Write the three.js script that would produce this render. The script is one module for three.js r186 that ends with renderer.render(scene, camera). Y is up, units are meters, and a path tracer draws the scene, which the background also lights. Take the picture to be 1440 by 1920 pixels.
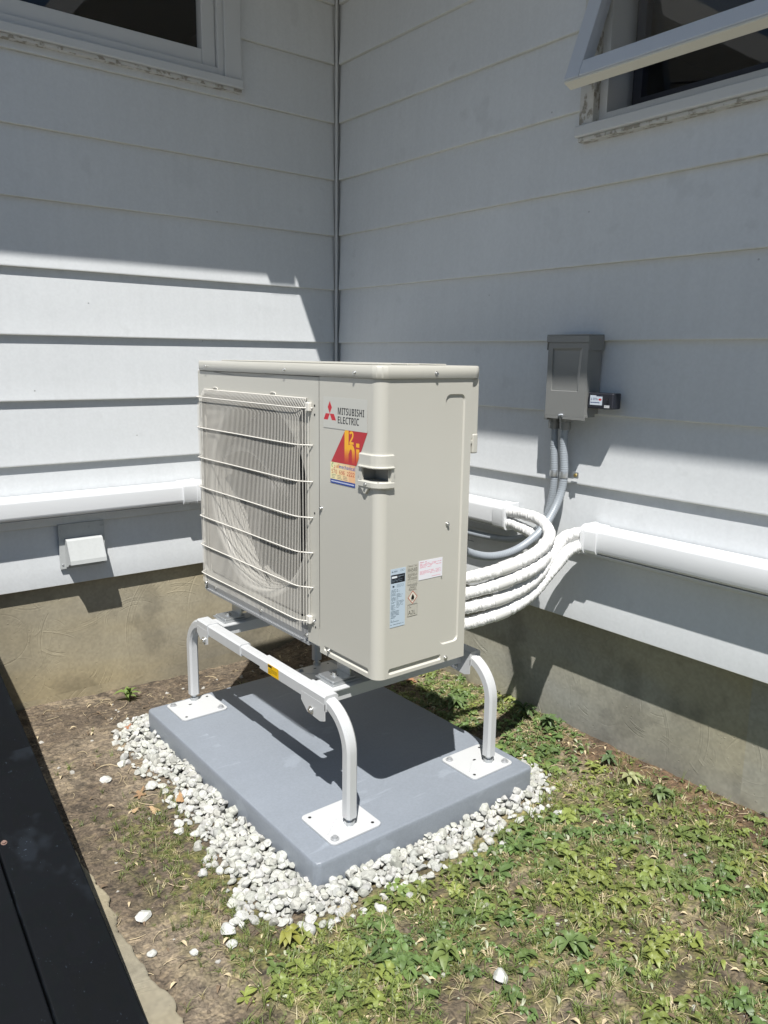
import * as THREE from 'three';
import { mergeGeometries, mergeVertices, toCreasedNormals } from 'three/addons/utils/BufferGeometryUtils.js';
import { RoundedBoxGeometry } from 'three/addons/geometries/RoundedBoxGeometry.js';

// ---------------------------------------------------------------- camera, sky, sun, exposure
const scene = new THREE.Scene();
const camera = new THREE.PerspectiveCamera(66.26, 768 / 1024, 0.05, 400);
camera.position.set(-1.983, 1.25, 2.865);
camera.lookAt(-1.983 + 0.607, 1.25 - 0.1944, 2.865 - 0.7707);
camera.rotateZ(0.0131);

const renderer = new THREE.WebGLRenderer({ antialias: true });
renderer.toneMapping = THREE.LinearToneMapping;
renderer.toneMappingExposure = 1.55;
renderer.shadowMap.enabled = true;

const SUN = new THREE.Vector3(-0.36, 1, 0.42).normalize();       // towards the sun
{
  const W = 256, H = 128, data = new Float32Array(W * H * 4);
  for (let j = 0; j < H; j++) for (let i = 0; i < W; i++) {
    const el = ((j + 0.5) / H - 0.5) * Math.PI, az = ((i + 0.5) / W - 0.5) * 2 * Math.PI;
    const d = new THREE.Vector3(Math.cos(el) * Math.cos(az), Math.sin(el), Math.cos(el) * Math.sin(az));
    const t = Math.pow(Math.max(0, 1 - Math.max(0, d.y)), 3), g = Math.pow(Math.max(0, d.dot(SUN)), 12) * 0.35;
    const o = (j * W + i) * 4, s = 0.245;
    data[o] = s * (0.25 + 0.38 * t + g); data[o + 1] = s * (0.51 + 0.36 * t + g); data[o + 2] = s * (1.0 + 0.10 * t + g * 0.9); data[o + 3] = 1;
    if (d.y < 0) { data[o] = 0.06; data[o + 1] = 0.06; data[o + 2] = 0.05; }
  }
  const sky = new THREE.DataTexture(data, W, H, THREE.RGBAFormat, THREE.FloatType);
  sky.mapping = THREE.EquirectangularReflectionMapping; sky.magFilter = THREE.LinearFilter; sky.needsUpdate = true;
  scene.background = sky; scene.environment = sky;
}
const sun = new THREE.DirectionalLight(new THREE.Color(1, 0.97, 0.925), 4.9);
sun.position.copy(SUN).multiplyScalar(12).add(new THREE.Vector3(-0.7, 0.6, 1)); sun.target.position.set(-0.7, 0.6, 1);
sun.castShadow = true; sun.shadow.mapSize.set(4096, 4096);
Object.assign(sun.shadow.camera, { left: -5, right: 5, top: 5, bottom: -5, near: 0.5, far: 30 });
scene.add(sun, sun.target);

// ---------------------------------------------------------------- helpers
function rng(a) { return () => { a |= 0; a = a + 0x6D2B79F5 | 0; let t = Math.imul(a ^ a >>> 15, 1 | a); t = t + Math.imul(t ^ t >>> 7, 61 | t) ^ t; return ((t ^ t >>> 14) >>> 0) / 4294967296; }; }
const rnd = rng(7);
const LAT = (() => { const r = rng(91), a = new Float32Array(65536); for (let i = 0; i < 65536; i++) a[i] = r(); return a; })();
const fade = (t) => t * t * (3 - 2 * t);
function noise(x, y, per = 256) {
  const xi = Math.floor(x), yi = Math.floor(y), u = fade(x - xi), v = fade(y - yi);
  const m = (n) => ((n % per) + per) % per, x0 = m(xi), x1 = m(xi + 1), y0 = m(yi) * 256, y1 = m(yi + 1) * 256;
  const a = LAT[x0 + y0], b = LAT[x1 + y0], c = LAT[x0 + y1], d = LAT[x1 + y1];
  return a + (b - a) * u + (c - a) * v + (a - b - c + d) * u * v;
}
function fbm(x, y, oct = 4, per = 256) { let s = 0, w = 0.5, t = 0; for (let i = 0; i < oct; i++) { s += w * noise(x, y, per); t += w; x = x * 2 + 17; y = y * 2 + 5; w *= 0.55; } return s / t; }
const clamp = (v, a = 0, b = 1) => Math.min(b, Math.max(a, v)), mix = (a, b, t) => a + (b - a) * t;
const sstep = (a, b, v) => { const t = clamp((v - a) / (b - a)); return t * t * (3 - 2 * t); };
const V = (x, y, z) => new THREE.Vector3(x, y, z);

const taken = new Map();
function numbered(name) { const n = taken.get(name) ?? 0; taken.set(name, n + 1); return n ? name + '_' + String(n).padStart(3, '0') : name; }
function tag(o, label, category, group, kind) { if (label) o.userData.label = label; if (category) o.userData.category = category; if (group) o.userData.group = group; if (kind) o.userData.kind = kind; return o; }
function thing(name, label, category, pos = [0, 0, 0], group) { const g = new THREE.Group(); g.name = numbered(name); g.position.set(...pos); scene.add(g); return tag(g, label, category, group); }
function part(name, geo, mat, parent) {
  const g = Array.isArray(geo) ? join(geo) : geo, m = new THREE.Mesh(g, mat);
  m.name = name; m.castShadow = m.receiveShadow = true; (parent ?? scene).add(m); return m;
}
function sub(name, parent) { const g = new THREE.Group(); g.name = name; parent.add(g); return g; }
function solo(name, geo, mat, label, category, group) { const m = part(numbered(name), geo, mat); return tag(m, label, category, group); }
function join(list) {
  return mergeGeometries(list.map((g) => {
    let o = g.index ? g.toNonIndexed() : g.clone();
    if (!o.attributes.normal) o.computeVertexNormals();
    if (!o.attributes.uv) o.setAttribute('uv', new THREE.BufferAttribute(new Float32Array(o.attributes.position.count * 2), 2));
    for (const k of Object.keys(o.attributes)) if (!['position', 'normal', 'uv'].includes(k)) o.deleteAttribute(k);
    return o;
  }));
}
function metreUV(g, ox = 0, oy = 0) {              // uv in metres by the way each face points
  const q = g.index ? g.toNonIndexed() : g, p = q.attributes.position, n = q.attributes.normal, uv = new Float32Array(p.count * 2);
  for (let i = 0; i < p.count; i += 3) {
    let ax = 0, ay = 0, az = 0; for (let k = 0; k < 3; k++) { ax += Math.abs(n.getX(i + k)); ay += Math.abs(n.getY(i + k)); az += Math.abs(n.getZ(i + k)); }
    for (let k = 0; k < 3; k++) {
      const x = p.getX(i + k), y = p.getY(i + k), z = p.getZ(i + k);
      const [u, v] = ay >= ax && ay >= az ? [x, z] : ax >= az ? [z, y] : [x, y];
      uv[(i + k) * 2] = u + ox; uv[(i + k) * 2 + 1] = v + oy;
    }
  }
  q.setAttribute('uv', new THREE.BufferAttribute(uv, 2)); return q;
}
const box = (x0, x1, y0, y1, z0, z1, r = 0) => {
  const w = Math.abs(x1 - x0), h = Math.abs(y1 - y0), d = Math.abs(z1 - z0);
  const g = r ? new RoundedBoxGeometry(w, h, d, 2, r) : new THREE.BoxGeometry(w, h, d);
  return metreUV(g.translate((x0 + x1) / 2, (y0 + y1) / 2, (z0 + z1) / 2));
};
const cyl = (r0, r1, h, n = 16) => new THREE.CylinderGeometry(r1, r0, h, n);
function tube(pts, r, seg, rad = 8, closed = false) { return new THREE.TubeGeometry(new THREE.CatmullRomCurve3(pts.map((p) => Array.isArray(p) ? V(...p) : p), closed, 'centripetal'), seg, r, rad, closed); }
function rrect(x0, x1, y0, y1, r, S = new THREE.Shape()) {
  S.moveTo(x0 + r, y0); S.lineTo(x1 - r, y0); S.absarc(x1 - r, y0 + r, r, -Math.PI / 2, 0); S.lineTo(x1, y1 - r); S.absarc(x1 - r, y1 - r, r, 0, Math.PI / 2);
  S.lineTo(x0 + r, y1); S.absarc(x0 + r, y1 - r, r, Math.PI / 2, Math.PI); S.lineTo(x0, y0 + r); S.absarc(x0 + r, y0 + r, r, Math.PI, Math.PI * 1.5); return S;
}
const onFront = (x) => new THREE.Matrix4().makeBasis(V(0, 0, 1), V(0, 1, 0), V(-1, 0, 0)).setPosition(x, 0, 0);    // sheet (z, y) facing -x
const onSide = (z) => new THREE.Matrix4().makeTranslation(0, 0, z);                                                // sheet (x, y) facing +z
function ringStrip(a, b, za, zb) {                 // a closed band between two outlines of as many points
  const pos = [], n = a.length; for (let i = 0; i < n; i++) {
    const j = (i + 1) % n, A = [a[i].x, a[i].y, za], B = [a[j].x, a[j].y, za], C = [b[j].x, b[j].y, zb], D = [b[i].x, b[i].y, zb];
    pos.push(...A, ...C, ...B, ...A, ...D, ...C);
  }
  const g = new THREE.BufferGeometry(); g.setAttribute('position', new THREE.Float32BufferAttribute(pos, 3)); g.computeVertexNormals(); return g;
}
function embossed(shape, recesses) {               // a sheet with pressed-in rounded rectangles
  const out = [];
  for (const [x0, x1, y0, y1, r, d, b] of recesses) {
    const P = rrect(x0, x1, y0, y1, r).getPoints(6), Q = rrect(x0 + b, x1 - b, y0 + b, y1 - b, Math.max(0.0005, r - b)).getPoints(6);
    if (P[0].equals(P[P.length - 1])) { P.pop(); Q.pop(); }
    shape.holes.push(new THREE.Path(P.slice().reverse())); out.push(ringStrip(P, Q, 0, -d));
    const f = new THREE.ShapeGeometry(new THREE.Shape(Q)); f.translate(0, 0, -d); out.push(f);
  }
  out.push(new THREE.ShapeGeometry(shape, 24)); return join(out);
}
function texture(w, h, fn, { srgb = true, rx = 1, ry = 1 } = {}) {
  const d = new Uint8Array(w * h * 4);
  for (let j = 0, o = 0; j < h; j++) for (let i = 0; i < w; i++, o += 4) { const c = fn(i / w, j / h, i, j); if (c.length) { d[o] = c[0] * 255; d[o + 1] = c[1] * 255; d[o + 2] = c[2] * 255; } else d[o] = d[o + 1] = d[o + 2] = c * 255; d[o + 3] = 255; }
  const t = new THREE.DataTexture(d, w, h); t.wrapS = t.wrapT = THREE.RepeatWrapping; t.magFilter = THREE.LinearFilter; t.repeat.set(rx, ry);
  if (srgb) t.colorSpace = THREE.SRGBColorSpace; t.needsUpdate = true; return t;
}
function painted(w, h, draw, { srgb = true, rep } = {}) {
  const c = document.createElement('canvas'); c.width = w; c.height = h; draw(c.getContext('2d'), w, h);
  const t = new THREE.CanvasTexture(c); if (srgb) t.colorSpace = THREE.SRGBColorSpace; t.magFilter = THREE.LinearFilter;
  if (rep) { t.wrapS = t.wrapT = THREE.RepeatWrapping; t.repeat.set(rep, rep); } return t;
}
const std = (c, rough = 0.6, more = {}) => new THREE.MeshStandardMaterial({ color: new THREE.Color().setRGB(...(Array.isArray(c) ? c : [c, c, c])), roughness: rough, ...more });
const phys = (c, rough, more = {}) => new THREE.MeshPhysicalMaterial({ color: new THREE.Color().setRGB(...(Array.isArray(c) ? c : [c, c, c])), roughness: rough, ...more });

// ---------------------------------------------------------------- materials
const sidingMap = texture(1024, 1024, (u, v) => {
  const blot = fbm(u * 7, v * 7, 5, 7), streak = fbm(u * 90, v * 3, 3, 90), fine = noise(u * 256, v * 256);
  const k = 0.90 + 0.03 * (blot - 0.5) + 0.018 * (streak - 0.5) + 0.02 * (fine - 0.5) - 0.03 * sstep(0.6, 0.8, fbm(u * 24 + 3, v * 24, 4, 24)) * sstep(0.4, 0.7, blot);
  return [clamp(k * 0.992), clamp(k), clamp(k * 1.004)];
}, { rx: 1 / 1.7, ry: 1 / 1.7 });
const sidingBump = texture(512, 512, (u, v) => clamp(0.5 + 0.8 * (fbm(u * 5, v * 5, 3, 5) - 0.5) + 0.12 * (noise(u * 128, v * 128, 128) - 0.5)), { srgb: false, rx: 1 / 0.9, ry: 1 / 0.9 });
const M = {};
M.siding = std([0.755, 0.768, 0.778], 0.4, { map: sidingMap, bumpMap: sidingBump, bumpScale: 0.0008, vertexColors: true });
M.trim = std([0.52, 0.535, 0.54], 0.5);
M.white = phys([0.50, 0.535, 0.585], 0.45);
M.cover = phys([0.64, 0.655, 0.67], 0.33);
M.stand = phys([0.47, 0.48, 0.485], 0.3, { clearcoat: 0.3, clearcoatRoughness: 0.25 });
M.cabinet = phys([0.475, 0.465, 0.415], 0.34, { clearcoat: 0.45, clearcoatRoughness: 0.2 });
M.wire = phys([0.62, 0.60, 0.55], 0.4);
M.shroud = std([0.35, 0.34, 0.31], 0.5);
M.surround = std([0.26, 0.25, 0.225], 0.55);
M.fan = std([0.055, 0.053, 0.05], 0.5);
M.coil = std([0.016, 0.016, 0.016], 0.7);
M.fins = std([0.075, 0.07, 0.064], 0.6);
M.zinc = std([0.55, 0.57, 0.58], 0.38, { metalness: 0.85 });
M.steel = std([0.62, 0.62, 0.60], 0.25, { metalness: 0.9 });
M.galv = std([0.42, 0.43, 0.44], 0.45, { metalness: 0.5 });
M.boxgrey = phys([0.20, 0.205, 0.20], 0.33, { clearcoat: 0.35, clearcoatRoughness: 0.25 });
M.conduit = phys([0.27, 0.30, 0.33], 0.36, { clearcoat: 0.3, clearcoatRoughness: 0.3 });
M.darkplastic = phys([0.02, 0.022, 0.03], 0.4);
M.ventgrey = std([0.52, 0.53, 0.52], 0.5, { map: sidingMap });
M.glass = phys([1, 1, 1], 0.02, { transmission: 1, thickness: 0, ior: 1.5 });
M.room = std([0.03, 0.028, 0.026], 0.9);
M.roof = std([0.62, 0.62, 0.60], 0.7);
const padMap = texture(1024, 1024, (u, v) => {
  const a = fbm(u * 6, v * 6, 5, 6), f = noise(u * 250, v * 250, 250);
  const scuff = sstep(0.74, 0.83, fbm(u * 9 + 40, v * 14 + 9, 4)) * 0.035 + sstep(0.72, 0.86, fbm(u * 5 + 3, v * 38 + 19, 4)) * 0.05;
  const k = 0.53 + 0.04 * (a - 0.5) + 0.025 * (f - 0.5) + scuff; return [k * 0.945, k * 0.993, k * 1.055];
});
M.pad = phys([0.92, 0.92, 0.92], 0.42, { map: padMap });
const sillMap = texture(1024, 128, (u, v) => {
  const peel = 0.85 * sstep(0.50, 0.66, fbm(u * 60, v * 5 + 3, 5)), g = fbm(u * 12, v * 60, 4), k = 0.78 + 0.06 * (fbm(u * 8, v * 8, 3) - 0.5);
  return [mix(0.44 + 0.2 * g, k, 1 - peel), mix(0.425 + 0.19 * g, k, 1 - peel), mix(0.39 + 0.18 * g, k * 0.99, 1 - peel)];
}, { rx: 1 / 1.1, ry: 1 / 0.12 });
M.peeling = std([0.9, 0.9, 0.88], 0.7, { map: sillMap });
M.bareTrim = std([0.62, 0.6, 0.53], 0.7);
const concreteBump = painted(2048, 2048, (c, w, h) => {
  const r = rng(31); c.fillStyle = '#808080'; c.fillRect(0, 0, w, h);
  for (let k = 0; k < 900; k++) { const x = r() * w, y = r() * h, R = 15 + r() * 90, v = r() < 0.5 ? 70 : 180; c.fillStyle = `rgba(${v},${v},${v},0.03)`; c.beginPath(); c.ellipse(x, y, R * 1.4, R * 0.7, r() * 3, 0, 7); c.fill(); }
  for (let k = 0; k < 620; k++) {                                     // arcs left by the trowel
    const x = r() * w, y = r() * h, R = 30 + r() * r() * 420, a0 = r() * 6.28, span = 0.2 + r() * 1.0, n = 2 + (r() * 9 | 0), gap = 3 + r() * 11;
    for (let i = 0; i < n; i++) { const v = i % 2 ? 215 : 45; c.strokeStyle = `rgba(${v},${v},${v},${0.03 + r() * 0.19})`; c.lineWidth = 1 + r() * 2.6; c.beginPath(); c.arc(x + r() * 14, y + r() * 14, R + i * gap * (0.6 + r() * 0.8), a0 + r() * 0.2, a0 + span * (0.5 + r() * 0.6)); c.stroke(); }
  }
  for (let k = 0; k < 2600; k++) { const v = r() < 0.5 ? 40 : 200; c.fillStyle = `rgba(${v},${v},${v},0.35)`; c.fillRect(r() * w, r() * h, 1 + r() * 3, 1 + r() * 2); }
}, { srgb: false, rep: 1 / 2.1 });
const concreteMap = texture(1024, 1024, (u, v) => {
  const a = fbm(u * 5, v * 5, 6, 5), b = fbm(u * 3 + 9, v * 9, 4), f = noise(u * 256, v * 256), d = sstep(0.58, 0.75, fbm(u * 13 + 5, v * 13, 4));
  const k = 0.55 + 0.30 * (a - 0.5) + 0.05 * (f - 0.5) - 0.06 * d; return [k * (1.03 + 0.06 * (b - 0.5)), k * 0.985, k * (0.86 - 0.14 * (b - 0.5))];
}, { rx: 1 / 1.9, ry: 1 / 1.9 });
M.concrete = std([0.93, 0.90, 0.83], 0.9, { map: concreteMap, bumpMap: concreteBump, bumpScale: 0.007 });
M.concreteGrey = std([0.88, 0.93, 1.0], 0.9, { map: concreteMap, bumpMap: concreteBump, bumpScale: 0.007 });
const blackMap = texture(1024, 1024, (u, v) => {
  const s = noise(u * 250 + 3, v * 250, 250) > 0.955 && noise(u * 40, v * 40, 40) > 0.5 ? 0.17 : 0, a = fbm(u * 5, v * 5, 5, 5);
  const k = 0.07 + 0.035 * (a - 0.5) + 0.05 * sstep(0.6, 0.75, fbm(u * 11 + 7, v * 11, 4)) + s; return [k * 0.86, k * 0.99, k * 1.14];
}, { rx: 1 / 0.9, ry: 1 / 0.9 });
M.black = phys([0.95, 0.95, 0.95], 0.55, { map: blackMap, specularIntensity: 0.15 });
const tapeBump = texture(256, 512, (u, v) => clamp(0.5 + 0.55 * (noise(u * 6 + v * 3, v * 70, 256) - 0.5) + 0.5 * (fbm(u * 10, v * 150, 3) - 0.5)), { srgb: false });
M.wrap = phys([0.70, 0.70, 0.69], 0.42, { bumpMap: tapeBump, bumpScale: 0.004 });
M.tape = phys([0.74, 0.74, 0.72], 0.3, { transmission: 0.25, thickness: 0 });

// ---------------------------------------------------------------- ground
function gy(x, z) {
  let y = -0.045 * sstep(0.5, 0.0, z) * sstep(-0.1, -0.5, x) * (1 - 0.6 * sstep(-0.8, -1.35, x)) + 0.012 * sstep(-0.25, 0.05, x) * sstep(0.6, 1.0, z);
  y += 0.020 * (fbm(x * 3.1 + 9, z * 3.1 + 4, 4) - 0.5) + 0.010 * (fbm(x * 17 + 3, z * 17, 3) - 0.5) + 0.006 * (noise(x * 70 + 40, z * 70 + 11) - 0.5);
  return y;
}
// how much green grows at a point, by the bare patches one can see
const bare = [[-0.27, 1.67, 0.14, 0.93], [-0.86, 2.05, 0.13, 0.9], [-1.5, 1.75, 0.18, 1], [-0.98, 1.93, 0.07, 0.7], [-0.55, 2.20, 0.09, 0.6], [-0.68, 1.72, 0.06, 0.7], [-0.16, 1.72, 0.07, 0.5]];
function lawn(x, z) {
  let d = Math.max(sstep(1.50, 1.62, z) * sstep(-1.40, -1.18, x + 0.12 * (z - 1.6)), sstep(-0.42, -0.26, x) * sstep(0.55, 0.95, z));
  for (const [a, b, r, k] of bare) d *= 1 - k * Math.exp(-((x - a) ** 2 + (z - b) ** 2) / (r * r));
  d *= 1 - 0.85 * sstep(-0.085, 0.0, x) * sstep(1.35, 1.5, z);
  return clamp(d * (0.42 + 1.35 * sstep(0.34, 0.62, fbm(x * 5.3 + 2, z * 5.3 + 7, 4))) * (0.30 + 1.2 * sstep(0.36, 0.62, fbm(x * 13 + 30, z * 13 + 3, 3))));
}
function mossy(x, z) { return Math.exp(-(((x + 1.27) / 0.11) ** 2)) * sstep(0.78, 0.95, z) * sstep(1.75, 1.4, z) + 0.5 * sstep(-1.4, -1.2, x) * sstep(1.45, 1.62, z); }
{
  const axis = (lo, hi, d) => { const a = []; for (let v = lo; v <= hi; v += d) a.push(v); let s = d, v = lo; const pre = []; while (v > -70) { s *= 1.6; v -= s; pre.unshift(v); } s = d; v = a[a.length - 1]; while (v < 70) { s *= 1.6; v += s; a.push(v); } return pre.concat(a); };
  const X = axis(-1.9, 0.12, 0.009), Z = axis(-0.1, 2.75, 0.009), pos = [], uv = [], idx = [];
  for (const z of Z) for (const x of X) { const in_ = x > -2.5 && x < 0.5 && z > -0.5 && z < 3.2; pos.push(x, in_ ? gy(x, z) : 0, z); uv.push((x + 2.0) / 2.2, (z + 0.2) / 3.0); }
  for (let j = 0; j < Z.length - 1; j++) for (let i = 0; i < X.length - 1; i++) { const a = j * X.length + i, b = a + X.length; idx.push(a, b, a + 1, a + 1, b, b + 1); }
  const g = new THREE.BufferGeometry(); g.setAttribute('position', new THREE.Float32BufferAttribute(pos, 3)); g.setAttribute('uv', new THREE.Float32BufferAttribute(uv, 2)); g.setIndex(idx); g.computeVertexNormals();
  const soil = texture(1408, 1920, (u, v) => {
    const x = u * 2.2 - 2.0, z = v * 3.0 - 0.2, a = fbm(x * 5, z * 5 + 3, 5), f = fbm(x * 60 + 11, z * 60, 3), gr = noise(x * 230, z * 230 + 7);
    const dry = sstep(0.42, 0.62, a), L = lawn(x, z), mo = mossy(x, z) * sstep(0.42, 0.6, fbm(x * 30, z * 30 + 50, 3));
    let k = 0.86 + 0.45 * (f - 0.5) + 0.30 * (gr - 0.5) + 0.08 * (dry - 0.5) - 0.14 * sstep(0.60, 0.72, fbm(x * 26 + 4, z * 26 + 30, 4));
    let r = mix(0.405, 0.485, dry) * k, gg = mix(0.357, 0.438, dry) * k, b = mix(0.300, 0.372, dry) * k;
    const straw = sstep(0.62, 0.7, noise(x * 45 + 9, z * 160)) * 0.14 * (0.4 + L); r += straw; gg += straw * 0.88; b += straw * 0.6;
    const gn = clamp(L * 0.55 + mo * 0.8); r = mix(r, 0.44 * k, gn); gg = mix(gg, 0.445 * k, gn); b = mix(b, 0.23 * k, gn);
    const mul = sstep(-0.10, -0.03, x) * sstep(1.2, 1.5, z); r = mix(r, 0.40 * k, mul * 0.7); gg = mix(gg, 0.305 * k, mul * 0.7); b = mix(b, 0.22 * k, mul * 0.7);
    return [clamp(r), clamp(gg), clamp(b)];
  });
  const soilBump = texture(1024, 1024, (u, v) => clamp(0.5 + 0.9 * (fbm(u * 60, v * 60, 4, 60) - 0.5) + 0.2 * (noise(u * 250, v * 250, 250) - 0.5)), { srgb: false, rx: 2.2, ry: 3 });
  const gm = part('ground', g, std([1, 1, 1], 0.95, { map: soil, bumpMap: soilBump, bumpScale: 0.013 })); gm.userData.kind = 'structure';
}

{ // unseen pale slab, added to throw sunlight back on the wall that faces it
  const d = part('added_bounce_slab', box(-13, -4.6, -0.1, 0.03, -7, 9), std([0.46, 0.46, 0.45], 0.9)); d.userData.kind = 'structure';
}
// ---------------------------------------------------------------- the house
const HB = 0.423, HH = 0.2204, LIP = 0.0145;
const house = thing('house', 'white clapboard house corner above a concrete foundation with two windows', 'building');
// one board: runs along u from u0 to u1; out is the way it faces. Lip at the bottom edge, face leaning back to tuck under the board above.
function boardGeo(u0, u1, y0, y1, k, seed) {
  const n = Math.max(2, Math.ceil(Math.abs(u1 - u0) / 0.05)), base = HB + k * HH, face = (y) => -LIP * (y - base) / HH;
  const hasLip = y0 - base < 0.001, prof = [];                  // [out, y, lip tint]
  if (hasLip) prof.push([-0.014, y0 + 0.0005, 1], [-0.0025, y0, 1], [-0.0006, y0 + 0.0012, 1], [0, y0 + 0.0035, 0], [-LIP * 0.0065 / HH, y0 + 0.0065, 0]); else prof.push([face(y0), y0, 0]);
  prof.push([face(mix(y0, y1, 0.33)) - 0, mix(y0, y1, 0.33), 0], [face(mix(y0, y1, 0.66)), mix(y0, y1, 0.66), 0], [face(y1), y1, 0]);
  const pos = [], uv = [], col = [], idx = [], m = prof.length;
  for (let i = 0; i <= n; i++) {
    const u = mix(u0, u1, i / n), wob = 0.0016 * (fbm(u * 1.7 + seed * 13.1, seed * 7.7, 3) - 0.5), rise = 0.003 * (fbm(u * 1.1 + seed * 5.3, seed * 3.1 + 40, 3) - 0.5);
    prof.forEach(([o, y, t], j) => {
      pos.push(u, y + (j < 4 && hasLip ? rise : 0), o + wob); uv.push(u + seed * 0.37, y + seed * 0.211);
      if (t) { const d = 0.93 + 0.25 * (fbm(u * 9 + seed * 4, seed, 3) - 0.5); col.push(d, d * 0.975, d * 0.89); } else col.push(1, 1, 1);
    });
  }
  for (let i = 0; i < n; i++) for (let j = 0; j < m - 1; j++) { const a = i * m + j, b = a + m; idx.push(a, b, a + 1, a + 1, b, b + 1); }
  const g = new THREE.BufferGeometry(); g.setAttribute('position', new THREE.Float32BufferAttribute(pos, 3)); g.setAttribute('uv', new THREE.Float32BufferAttribute(uv, 2)); g.setAttribute('color', new THREE.Float32BufferAttribute(col, 3)); g.setIndex(idx);
  const q = toCreasedNormals(g, 0.5); return q;
}
const toRight = new THREE.Matrix4().makeBasis(V(0, 0, 1), V(0, 1, 0), V(-1, 0, 0));   // u -> z, out -> -x
{
  const wl = sub('wall', house), wr = sub('wall', house); 
  const L = -4.2, R = 5.0, TOP = 2.81;
  for (let k = 0; k < 11; k++) {
    const y0 = HB + k * HH, y1 = Math.min(TOP, y0 + HH + 0.004), put = (w, u0, u1, a, b, M4) => { const g = boardGeo(u0, u1, a, b, k, k * 3.3 + (M4 ? 50 : 0) + u0); if (M4) g.applyMatrix4(M4); part('siding_board', g, M.siding, w); };
    // beside the corner window the boards stop at its casing
    if (k < 8) put(wl, L, -0.012, y0, y1); else { put(wl, -0.446, -0.012, y0, y1); put(wl, L, -2.05, y0, y1); if (k === 8) put(wl, -2.05, -0.446, y0, 2.214); }
    if (k < 6 || k > 8) put(wr, 0.014, R, y0, y1, toRight); else { put(wr, 0.014, 1.264, y0, y1, toRight); put(wr, 2.35, R, y0, y1, toRight); if (k === 6) put(wr, 1.264, 2.35, y0, 1.876, toRight); }
  }
  // sheathing behind the boards, with the window openings left free
  const S = (w, list) => { for (const b of list) part('sheathing', box(...b), M.trim, w); };
  S(wl, [[L, 0.1, HB, 2.25, -0.12, -0.016], [L, -1.98, 2.25, 2.9, -0.12, -0.016], [-0.515, 0.1, 2.25, 2.9, -0.12, -0.016]]);
  S(wr, [[0.016, 0.12, HB, 1.92, 0, R], [0.016, 0.12, 2.36, 2.9, 0, R], [0.016, 0.12, 1.92, 2.36, 0, 1.315], [0.016, 0.12, 1.92, 2.36, 2.31, R]]);
  // corner strip
  part('corner_trim', box(-0.0115, -0.0035, HB, 2.8, 0.0035, 0.0125, 0.002), M.trim, house);
  // foundation
  part('foundation', [metreUV(new THREE.BoxGeometry(4.4, 0.86, 0.3).translate(-2.12, 0.0, -0.175))], M.concrete, house);
  part('foundation', [box(0.08, 0.4, -0.4, 0.43, -0.02, R, 0)], M.concreteGrey, house);
  // eaves: what keeps the upper walls in shade
  part('roof', [box(-6, 3, 2.80, 2.93, -3, 0.517)], M.roof, house);
  part('roof', [box(-0.648, 4, 2.803, 2.96, -3, 7)], M.roof, house);
  part('gutter_corner', box(-0.766, -0.65, 2.76, 2.799, 0.38, 0.5165), M.roof, house);
  // rooms behind the windows
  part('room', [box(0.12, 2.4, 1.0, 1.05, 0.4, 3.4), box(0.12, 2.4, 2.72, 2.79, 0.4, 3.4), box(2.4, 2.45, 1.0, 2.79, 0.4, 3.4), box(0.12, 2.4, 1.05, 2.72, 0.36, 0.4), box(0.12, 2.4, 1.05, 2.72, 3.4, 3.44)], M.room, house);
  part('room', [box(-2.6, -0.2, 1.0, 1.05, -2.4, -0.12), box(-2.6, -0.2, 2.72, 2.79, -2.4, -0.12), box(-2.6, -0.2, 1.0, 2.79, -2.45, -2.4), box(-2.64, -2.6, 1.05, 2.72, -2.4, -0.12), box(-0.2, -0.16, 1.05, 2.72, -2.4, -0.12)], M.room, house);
}
{ // the few nail heads that show
  const nail = cyl(0.003, 0.0026, 0.002, 8);
  for (const [z, y] of [[1.86, 0.862], [1.145, 1.985], [1.83, 1.50], [0.5, 1.22], [1.30, 1.68], [0.9, 1.46]]) { const m = part('nail', nail.clone().rotateZ(Math.PI / 2), M.galv, house); m.position.set(0.0005 + LIP * ((y - HB) / HH % 1), y, z); }
  for (const [x, y] of [[-1.05, 1.42], [-0.62, 1.30], [-1.25, 1.12], [-0.9, 0.95], [-0.55, 1.78]]) { const m = part('nail', nail.clone().rotateX(Math.PI / 2), M.galv, house); m.position.set(x, y, -0.0005 - LIP * ((y - HB) / HH % 1)); }
}
{ // the fixed window over the hood vent
  const w = sub('window', house);
  part('casing', box(-0.512, -0.444, 2.249, 2.79, -0.02, 0.020, 0.003), M.trim, w);
  part('sill', box(-2.06, -0.444, 2.222, 2.252, -0.02, 0.034, 0.004), M.trim, w);
  part('sill_edge', box(-2.06, -0.446, 2.210, 2.2215, -0.02, 0.022, 0.002), M.peeling, w);
  part('jamb', [box(-0.536, -0.512, 2.253, 2.79, -0.09, 0.008, 0.002), box(-2.0, -0.536, 2.253, 2.282, -0.09, 0.010, 0.003)], M.trim, w);
  part('sash', [box(-0.590, -0.537, 2.284, 2.79, -0.05, -0.006, 0.004), box(-2.0, -0.590, 2.284, 2.338, -0.05, -0.008, 0.004)], M.trim, w);
  part('pane', new THREE.PlaneGeometry(1.409, 0.451).translate(-1.2955, 2.5645, -0.032), M.glass, w);
}
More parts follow.
